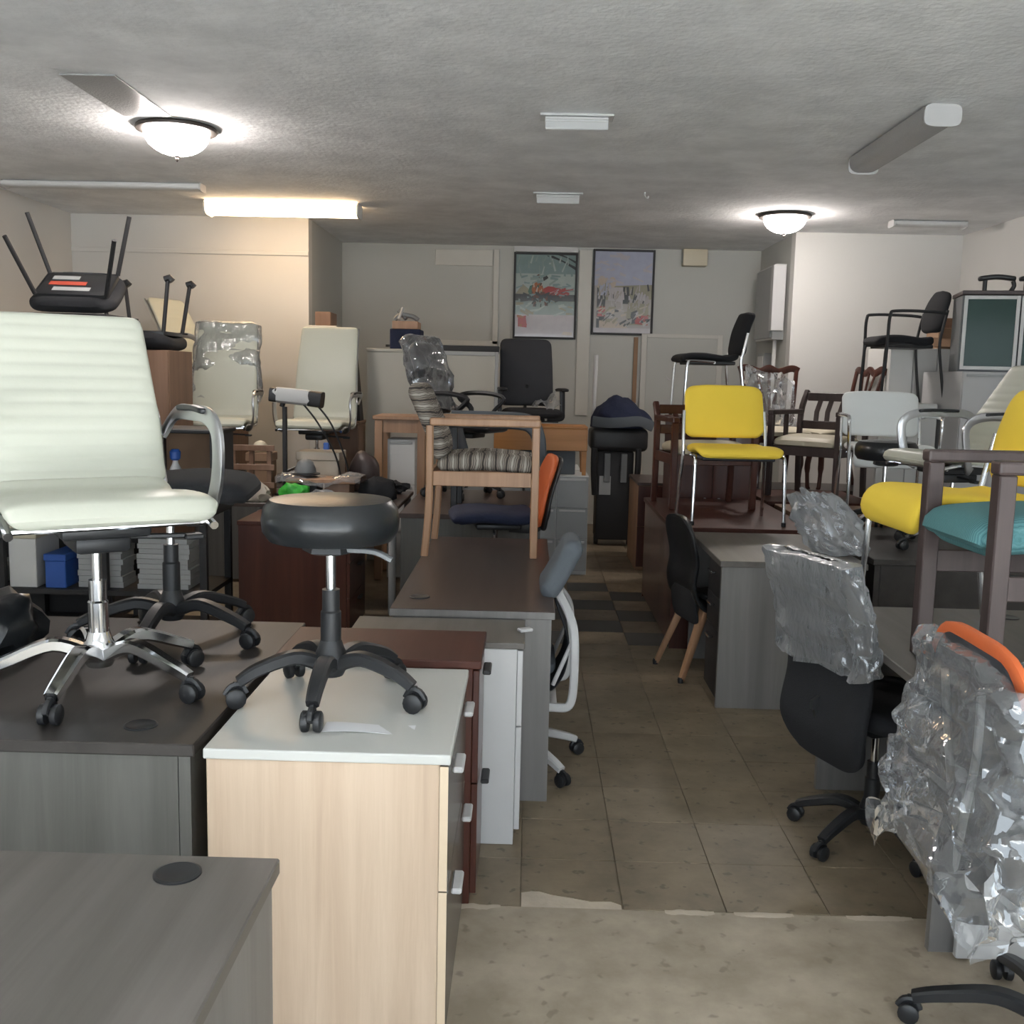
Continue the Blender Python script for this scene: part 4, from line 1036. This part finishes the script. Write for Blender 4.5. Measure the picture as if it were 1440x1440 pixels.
t = thing('loudspeaker', 'black slanted loudspeaker case left of the cream cupboard', 'speaker', (-1.53, 8.74, 1.2105))
bm = bmesh.new(); tube(bm, [(0, -.12, 0), (0, -.12, .58)], [1., .62], 4, flat=(.11, .15)); mk('case', bm, 'blackdull', t, 0)
mk('grille', B(-.085, .085, -.285, -.27, .05, .5, .004, rot=Matrix.Rotation(-.09, 3, 'X')), 'mesh', t, 0)
cabinet('brown cabinet under the black loudspeaker left of the tan table', -1.66, -1.40, 8.43, 8.78, 1.21, 'brownwood', 'brownwood', '-y', (.5, .5), 1, 'brownwood', 'bar', 'black', name='cupboard')
lump('leather_cushion', 'dark brown rounded leather cushion upright at the back of the cluttered table', 'cushion', (-1.20, 7.50, .741), .15, 'espresso', (.75, .5, 1.15), .12, 1.2, 2.)
tag(mk('blue_board', B(-1.51, -1.47, 7.52, 7.56, .7405, 1.09, .004), 'blue'), 'narrow upright blue board at the back of the cluttered table', 'board')
lump('tote_bag', 'dark navy bag slumped flat on the cluttered table right of the brown cushion', 'bag', (-.99, 7.42, .741), .10, 'blackfab', (1.1, .7, .45), .45, 1.8, 5.)
tag(mk('brown_block', B(-1.93, -1.79, 9.25, 9.55, 2.02, 2.14, .006), 'brownwood'), 'small brown box on the ledge of the alcove corner', 'box')
t = thing('tall_pillar_cabinet', 'narrow grey locker in the alcove corner carrying the small brown box', 'locker', (-1.86, 9.4, 0))
mk('body', B(-.12, .13, -.18, .18, 0, 2.018, .004), 'wall', t, 0); mk('door', B(-.11, .12, -.195, -.18, .05, 1.98, .003), 'greycab', t, 0)

# ---- grey file row, orange bench and black chair by the back aisle
cabinet('grey three-drawer file cabinet at the aisle, left of the black cart', -.02, .50, 8.28, 8.80, .815, 'greycab', None, '-y', (.33, .33, .34), 2, 'ltgrey', 'recess', 'greycab')
cabinet('grey file cabinet standing behind the aisle one under the black chair', -.28, .46, 8.84, 9.44, .815, 'greycab', None, '-y', (.5, .5), 2, 'ltgrey', 'recess', 'greycab')
cabinet('grey file cabinet left of the aisle one under the orange bench', -.62, -.04, 8.28, 8.80, .815, 'greycab', None, '-y', (.5, .5), 1, 'ltgrey', 'recess', 'greycab')
t = thing('coffee_table', 'orange beech bench standing on the grey file cabinets', 'bench', (.10, 8.52, .8155))
mk('top_board', B(-.38, .38, -.2, .2, .38, .40, .004), 'orangewood', t, 0)
for y in (-.19, .19): mk('apron', B(-.38, .38, y - .012, y + .012, .20 if y < 0 else .28, .3795, .004), 'orangewood', t, 0)
for sx in (-1, 1):
    for y in (-.15, .15):
        mk('leg', T([(sx * .345, y, .38), (sx * .355, y, .2), (sx * .36, y, 0)], [1, .9, .6], 4, flat=(.03, .03)), 'orangewood', t, 0)
crate('blue-grey fabric screen piece under the orange bench, right', 'screen_panel', 'panel', .17, 8.52, .8155, .44, .2, .19, 'bluegrey', lid=False)
t = task_chair('black mesh-backed office chair with clear plastic on its seat above the bench', (.02, 9.14, .8155), 12, seat_z=.47, back=(.12, .66), bw=.50, bt=.05, bcorner=.06, btaper=.95, backmat='mesh', rot=-102, base_r=.25)
mk('plastic_cover', sheet(lambda u, v: crumple(V(.02 + .2 * u, -.2 + .3 * v, .53 + .12 * u * v + .03 * sin(u * 8)), .02, 12, 3.), 20, 16), 'filmhazy', t)

# ---- black cart with blue bag
t = thing('black_cart', 'tall black cart at the far end of the aisle with a paper label', 'cart', (.84, 9.95, 0))
mk('body', B(-.175, .175, -.15, .2, .06, .92, .02, 2), 'blackdull', t)
mk('hood', B(-.25, .30, -.2, .24, .92, 1.14, .05, 3), 'black', t)
for sx in (-1, 1):
    mk('side_pipe', T(smoothpath([(sx * .19, -.16, .5), (sx * .21, -.19, .75), (sx * .21, -.19, .95)], 4), .03, 10), 'black', t)
    mk('wheel', LA([(.01, -.02), (.05, -.02), (.055, 0), (.05, .02), (.01, .02)], 18, o=(sx * .16, -.05, .056), axis='x'), 'black', t)
for x in (-.08, .08): mk('fin', B(x - .03, x + .03, -.17, -.15, .62, .9, .006), 'greyplastic', t, 0)
mk('paper_label', B(-.15, -.04, -.156, -.1505, .50, .68), 'ltgrey', t, 0)
mk('latch', B(.14, .19, -.17, -.15, .52, .66, .006), 'whitemetal', t, 0)
mk('handle_post', T([(-.22, .1, .95), (-.20, .12, 1.83)], .022, 10), 'whitemetal', t)
bm = bmesh.new(); bmesh.ops.create_icosphere(bm, subdivisions=4, radius=1.)
for v in bm.verts:
    n = v.co.normalized(); k = 1 + .10 * noise.noise(n * 2.2) + .05 * noise.noise(n * 6)
    x = n.x * .30 * k; z = n.z * .24 * k
    if n.z > 0: x -= .06 * n.z * 1.2; x *= 1 - .35 * max(0, n.z)
    v.co = V(x, n.y * .22 * k, max(-.06, z) + .06)
b = mk('duffel_bag', bm, 'navy', None, 60); b.location = (.90, 9.95, 1.142)
tag(b, 'slumped navy blue bag on top of the tall black cart', 'bag')
mk('grey_band', T(smoothpath([(-.29, -.16, .06), (-.15, -.235, .05), (.0, -.25, .06), (.15, -.235, .07), (.28, -.17, .02)], 6), 1, 8, flat=(.012, .05), up=(0, 0, 1)), 'greyfab', b)
# ================================================================ right side
# near desk and what stands before it
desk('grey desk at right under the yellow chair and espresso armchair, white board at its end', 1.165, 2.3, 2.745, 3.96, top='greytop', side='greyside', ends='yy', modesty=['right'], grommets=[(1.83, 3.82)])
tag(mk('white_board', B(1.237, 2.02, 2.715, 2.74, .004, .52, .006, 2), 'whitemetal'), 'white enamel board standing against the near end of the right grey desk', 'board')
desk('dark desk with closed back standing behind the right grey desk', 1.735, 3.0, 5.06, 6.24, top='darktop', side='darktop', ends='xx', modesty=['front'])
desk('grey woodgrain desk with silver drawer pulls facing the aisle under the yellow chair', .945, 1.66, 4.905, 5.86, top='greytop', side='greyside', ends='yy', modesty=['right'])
ped = cabinet('drawer pedestal with silver pulls tucked in the aisle side of the grey desk', .962, 1.36, 4.945, 5.30, .70, 'greyside', None, '-x', (.25, .25, .5), 1, 'blackdull', 'bar', 'chrome', name='drawer_pedestal')
desk('mahogany desk beside the aisle behind the grey desk', .865, 1.72, 6.02, 7.56, top='mahogtop', side='mahog', ends='yy', modesty=['left'])
cabinet('low brown bookcase with tan end panel at the far aisle', .93, 1.5, 8.55, 9.3, .75, 'tan', 'browntop', '-y', (.5, .5), 1, 'mahog', 'bar', 'black', name='bookcase')
tabl('orange-brown wooden table under the white guest chair', 1.78, 2.85, 6.38, 7.34, .74, 'brownwood', 'tan', .04, .03, .08, True)
desk('dark mahogany table at the back carrying dark wooden chairs', 1.76, 2.56, 7.48, 8.34, top='mahogtop', side='mahog', ends='xx', modesty=['front'])

# yellow chairs
stack_chair('yellow padded chair with chrome legs at the back edge of the grey desk', (1.262, 6.36, .742), 3, 'yellow', w=.53, seat_z=.44, back=(.505, .84), corner=.06, btaper=.97)
stack_chair('yellow padded chair at the right edge behind the espresso armchair', (1.51, 3.60, .742), -86, 'yellow', w=.46, seat_z=.47, back=(.52, .86), corner=.07, seatprof=[(-.215, .37), (-.235, .42), (-.20, .475), (-.08, .478), (.10, .462), (.20, .48)])
# espresso armchair with teal seat, facing the aisle
wood_armchair('espresso wooden armchair with teal ribbed seat on the right grey desk', (1.535, 3.03, .742), -88, 'espresso', 'teal', None, w=.50, d=.54, seat_z=.475, arm_z=.645, back_z=.86, post=.05, slats=0, bulge=.03, seat_t=.12, low=.10, front_rail=False)
# white ribbed chair and stool behind
exec_chair('white ribbed office chair facing the aisle at the right edge behind the yellow one', (2.26, 5.46, .742), -78, seat_z=.49, back_h=.49, w=.50, rib=11, rot=-90 + 78, base_r=.28)
copy_tree(stool0, None, 'black round stool cushion showing behind the white ribbed chair at right', (2.08, 5.98, .742), 20)
# white guest chair
stack_chair('plain white vinyl guest chair with chrome arms on the orange-brown table', (2.41, 6.93, .742), -6, 'whiteplain', w=.53, seat_z=.44, back=(.51, .82), arms=True, corner=.05, btaper=1., seatprof=[(-.215, .33), (-.235, .37), (-.21, .44), (-.08, .446), (.10, .43), (.20, .45)])
crate('light grey carton with blue label beneath the white guest chair', 'carton', 'box', 2.48, 6.68, .742, .24, .3, .2, 'greycab', sticker='blue')

# dark wooden chairs at the back
wood_armchair('espresso slatted armchair at the back beside the white guest chair', (2.22, 7.90, .742), -40, 'espresso', 'cream', None, w=.58, d=.54, seat_z=.42, arm_z=.64, back_z=.80, slats=1)
wood_armchair('low mahogany armchair on the aisle desk half hidden behind the yellow chair', (1.22, 7.12, .742), 8, 'mahog', 'cream', None, w=.60, d=.5, seat_z=.40, arm_z=.60, back_z=.70, lean=.06)
sc_ = splat_chair('mahogany splat-back chair draped with clear plastic near the right back wall', (2.08, 8.66, .742), 6, 'mahog', 'cream')
mk('plastic_cover', sheet(lambda u, v: crumple(V(-.24 + .44 * u, .20 - .12 * v * u + .03 * sin(9 * u), 1.0 - .42 * v - .1 * u), .022, 9, 4.), 22, 18), 'filmhazy', sc_)
splat_chair('mahogany splat-back chair standing between white guest chair and white cabinets', (2.585, 8.68, .742), -82, 'mahog', 'cream')
desk('brown table along the right back wall under two mahogany chairs', 1.78, 2.86, 8.36, 8.98, top='browntop', side='mahog', ends='xx')

# black side chair on a tall cabinet behind the yellow chair
cabinet('dark tall cabinet behind the yellow chair carrying the black side chair', 1.10, 1.70, 7.74, 8.30, 1.33, 'mahog', 'mahogtop', '-y', (1.,), 2, 'mahog', 'pull', 'alu', name='storage_cabinet', doors=True)
stack_chair('black armless side chair in profile on the tall dark cabinet', (1.37, 8.02, 1.332), -86, 'blackfab', w=.44, seat_z=.45, back=(.47, .80), backt=.05, corner=.06, btaper=.9)

# white cabinets, glass hutch and things on them
cabinet('white metal cabinet with four doors standing by the right back wall', 2.90, 3.66, 8.40, 8.95, 1.905, 'greycab', None, '-y', (1.,), 4, 'greycab', 'pull', 'ltgrey', name='metal_cabinet', doors=True)
cabinet('lower white cabinet in front carrying the black armchair', 2.66, 3.10, 7.86, 8.36, 1.47, 'greycab', None, '-y', (1.,), 2, 'greycab', 'pull', 'ltgrey', name='metal_cabinet', doors=True)
stack_chair('black armchair in profile on white cabinets against the right back wall', (2.88, 8.10, 1.472), -88, 'blackfab', 'blackdull', w=.44, seat_z=.47, back=(.54, .86), backt=.05, seatt=.07, arms=True, corner=.12, btaper=.8)
cabinet('white cabinet with recessed pulls under the green glass case', 3.13, 3.98, 7.52, 8.28, 1.715, 'whitemetal', None, '-y', (1.,), 2, 'whitemetal', 'recess', 'ltgrey', name='metal_cabinet', doors=True)
t = thing('glass_display_case', 'dark green glass-fronted case on the white cabinet at the right wall', 'display case', (3.56, 7.80, 1.7155), -13)
mk('carcase', B(-.38, .40, -.24, .14, 0, .55, .004), 'greyplastic', t, 0)
mk('top', B(-.39, .41, -.29, .15, .5505, .58, .004), 'espresso', t, 0)
for x0, x1 in ((-.37, .005), (.015, .39)):
    d_ = mk('door', B(x0, x1, -.262, -.242, .015, .545), 'glassdark', t, 0)
    for a, b_, c_, e_ in ((x0, x0 + .025, .015, .545), (x1 - .025, x1, .015, .545), (x0 + .025, x1 - .025, .015, .04), (x0 + .025, x1 - .025, .52, .545)):
        mk('door_frame', B(a, b_, -.272, -.262, c_, e_, .002), 'greycab', d_, 0)
t = thing('cardboard_box', 'open brown carton with tape behind the glass case on white cabinets', 'box', (3.52, 8.66, 1.9055), -6)
mk('body', B(-.19, .16, -.18, .18, 0, .17, .004), 'card', t, 0)
mk('flap', B(-.24, .10, -.30, -.18, .08, .088, rot=Matrix.Rotation(radians(38), 3, 'X'), about=V(0, -.18, .10)), 'card', t, 0)
mk('tape_strip', B(-.02, .03, -.30, -.16, .091, .093, rot=Matrix.Rotation(radians(38), 3, 'X'), about=V(0, -.18, .10)), 'tape', t, 0)
mk('flap', B(-.19, .16, .17, .178, .17, .27), 'brownwood', t, 0)
def armrest_thing(label, loc, rz):
    t = thing('spare_armrest', label, 'armrest', loc, rz)
    mk('arm_pad', cushion([(-.13, .10), (0, .115), (.13, .10)], .08, .035, .035), 'black', t)
    mk('arm_stem', T(smoothpath([(0, -.11, .085), (0, -.12, .05), (0, -.10, .012)], 4), .016, 8), 'black', t)
    mk('arm_stem', T([(0, .08, .10), (0, .08, .0)], .016, 8), 'black', t)
armrest_thing('black spare armrest lying on the glass case, left of two', (3.42, 7.76, 2.296), 78)
armrest_thing('black spare armrest lying on the glass case, right of two', (3.70, 7.72, 2.296), 84)

# clear bag on the grey desk
bm = bmesh.new(); bmesh.ops.create_icosphere(bm, subdivisions=5, radius=1.)
for v in bm.verts:
    n = v.co.normalized()
    k = 1 + .22 * noise.noise(n * 2 + V(3, 1, 0)) + .22 * (1 - 2 * abs(noise.noise(n * 2.6 + V(1, 5, 2)))) + .08 * noise.noise(n * 8)
    z = max(-.13, n.z * .15 * k) + .13
    lean = (z - .10) * -.55
    v.co = V(n.x * .15 * k + lean, n.y * .11 * k, z * 1.05)
    if n.x < 0 and n.z > .3: v.co.z += .08 * n.z * -n.x
o = mk('plastic_bag', bm, 'filmbag', None, 60); o.location = (1.56, 5.20, .7415)
tag(o, 'crumpled clear plastic bag standing on the grey desk at the right', 'bag')

# wooden-legged black shell chair pushed under the grey desk
t = thing('shell_chair', 'black shell chair with tan dowel legs pushed in from the aisle', 'chair', (1.04, 5.565, 0), 104)
mk('shell', cushion([(-.21, .40), (-.16, .425), (.0, .40), (.12, .42), (.165, .52), (.155, .66), (.21, .885)], .42, .035, .12, .9, -.03), 'black', t)
mk('seat_pad', cushion([(-.18, .455), (0, .43), (.1, .445)], .36, .03, .08), 'blackfab', t)
mk('back_skirt', cushion([(.15, .30), (.17, .40), (.17, .50)], .34, .03, .05), 'blackfab', t)
for sx in (-1, 1):
    mk('rear_leg', T([(sx * .13, .10, .40), (sx * .185, .245, .012)], [1.15, .75], 10, flat=(.021, .021)), 'tan', t)
    mk('foot_glide', LA([(.015, 0), (.017, .02), (.014, .03)], 12, o=(sx * .186, .248, 0)), 'black', t)
    mk('front_leg', T([(sx * .13, -.12, .40), (sx * .18, -.22, 0)], [1.15, .7], 10, flat=(.021, .021)), 'tan', t)

# hooded black chair tucked under the near grey desk
t = task_chair('black office chair with clear plastic hood over its backrest, tucked under the right desk', (1.31, 3.57, 0), 111, seat_z=.46, bw=.47, bt=.055, bcorner=.16, btaper=.9, arms='T', rot=144 - 111, base_r=.262, base_off=(-0.068, 0.101), backprof=[(.235, .285), (.285, .42), (.265, .60), (.30, .80), (.37, .995)])
mk('plastic_hood', bag_over([(.375, 1.03), (.365, .985), (.305, .83), (.27, .645)], .49, .09, .011, 17, 5., .012, 80, 44), 'filmhazy', t, 24)
# chair with orange trim under a loose plastic sheet
t = task_chair('black mesh office chair with orange top edge under loose clear plastic, nearest at right', (1.30, 2.31, 0), 90, seat_z=.44, bw=.52, bt=.035, bcorner=.15, btaper=1., backmat='mesh', arms='T', rot=157 - 90, base_r=.315, trim='orange', trim_from=.84, backprof=[(.20, .50), (.235, .62), (.235, .80), (.255, 1.02)])
for dx in (-.10, .10):
    mk('back_strut', T(smoothpath([(dx, .285, .93), (dx * .8, .275, .78), (dx * .3, .27, .60), (0, .27, .46)], 5), .010, 8), 'ltgrey', t)
mk('plastic_sheet', bag_over([(.25, .995), (.25, .96), (.255, .84), (.275, .72), (.265, .60), (.28, .45)], .54, .11, .030, 12, 11., .055, 110, 80), 'film', t, 20)

# white framed chair with grey headrest beside the long desk
t = thing('task_chair', 'white framed office chair with grey headrest tucked beside the long desk', 'chair', (-.05, 4.11, 0), -90)
mk('seat', cushion([(-.24, .44), (-.1, .47), (.12, .46), (.18, .47)], .46, .06, .10), 'greyfab', t)
fr = [(.12, .325), (.19, .315), (.235, .325), (.25, .40), (.25, .58), (.235, .66), (.185, .745)]
for sx in (-1, 1):
    mk('back_frame_side', T(smoothpath([(sx * (.21 if z < .62 else .21 - (z - .62) * 1.1), y, z) for y, z in fr], 5), 1, 8, flat=(.017, .014), up=(1, 0, 0)), 'whitemetal', t)
    mk('back_brace', T([(sx * .19, .17, .40), (sx * .2, .25, .60)], .009, 8), 'whitemetal', t)
mk('back_frame_top', T([(-.08, .187, .742), (.08, .187, .742)], 1, 8, flat=(.02, .016)), 'whitemetal', t)
mk('back_frame_bottom', T([(-.21, .16, .31), (.21, .16, .31)], 1, 8, flat=(.03, .014)), 'whitemetal', t)
mk('back_mesh', cushion([(.16, .36), (.215, .45), (.225, .58), (.175, .72)], .38, .012, .06, .8), 'mesh', t)
mk('headrest_post', T([(0, .185, .73), (0, .205, .82)], 1, 8, flat=(.03, .014)), 'black', t)
mk('headrest', cushion([(.125, .735), (.165, .79), (.215, .885), (.255, .965)], .30, .085, .05), 'greyfab', t)
mk('tilt_mechanism', B(-.1, .1, -.12, .1, .37, .42, .01, 2), 'whitemetal', t)
star_base(t, 'whitemetal', .312, rot=43, col_top=.38, mcol='whitemetal')
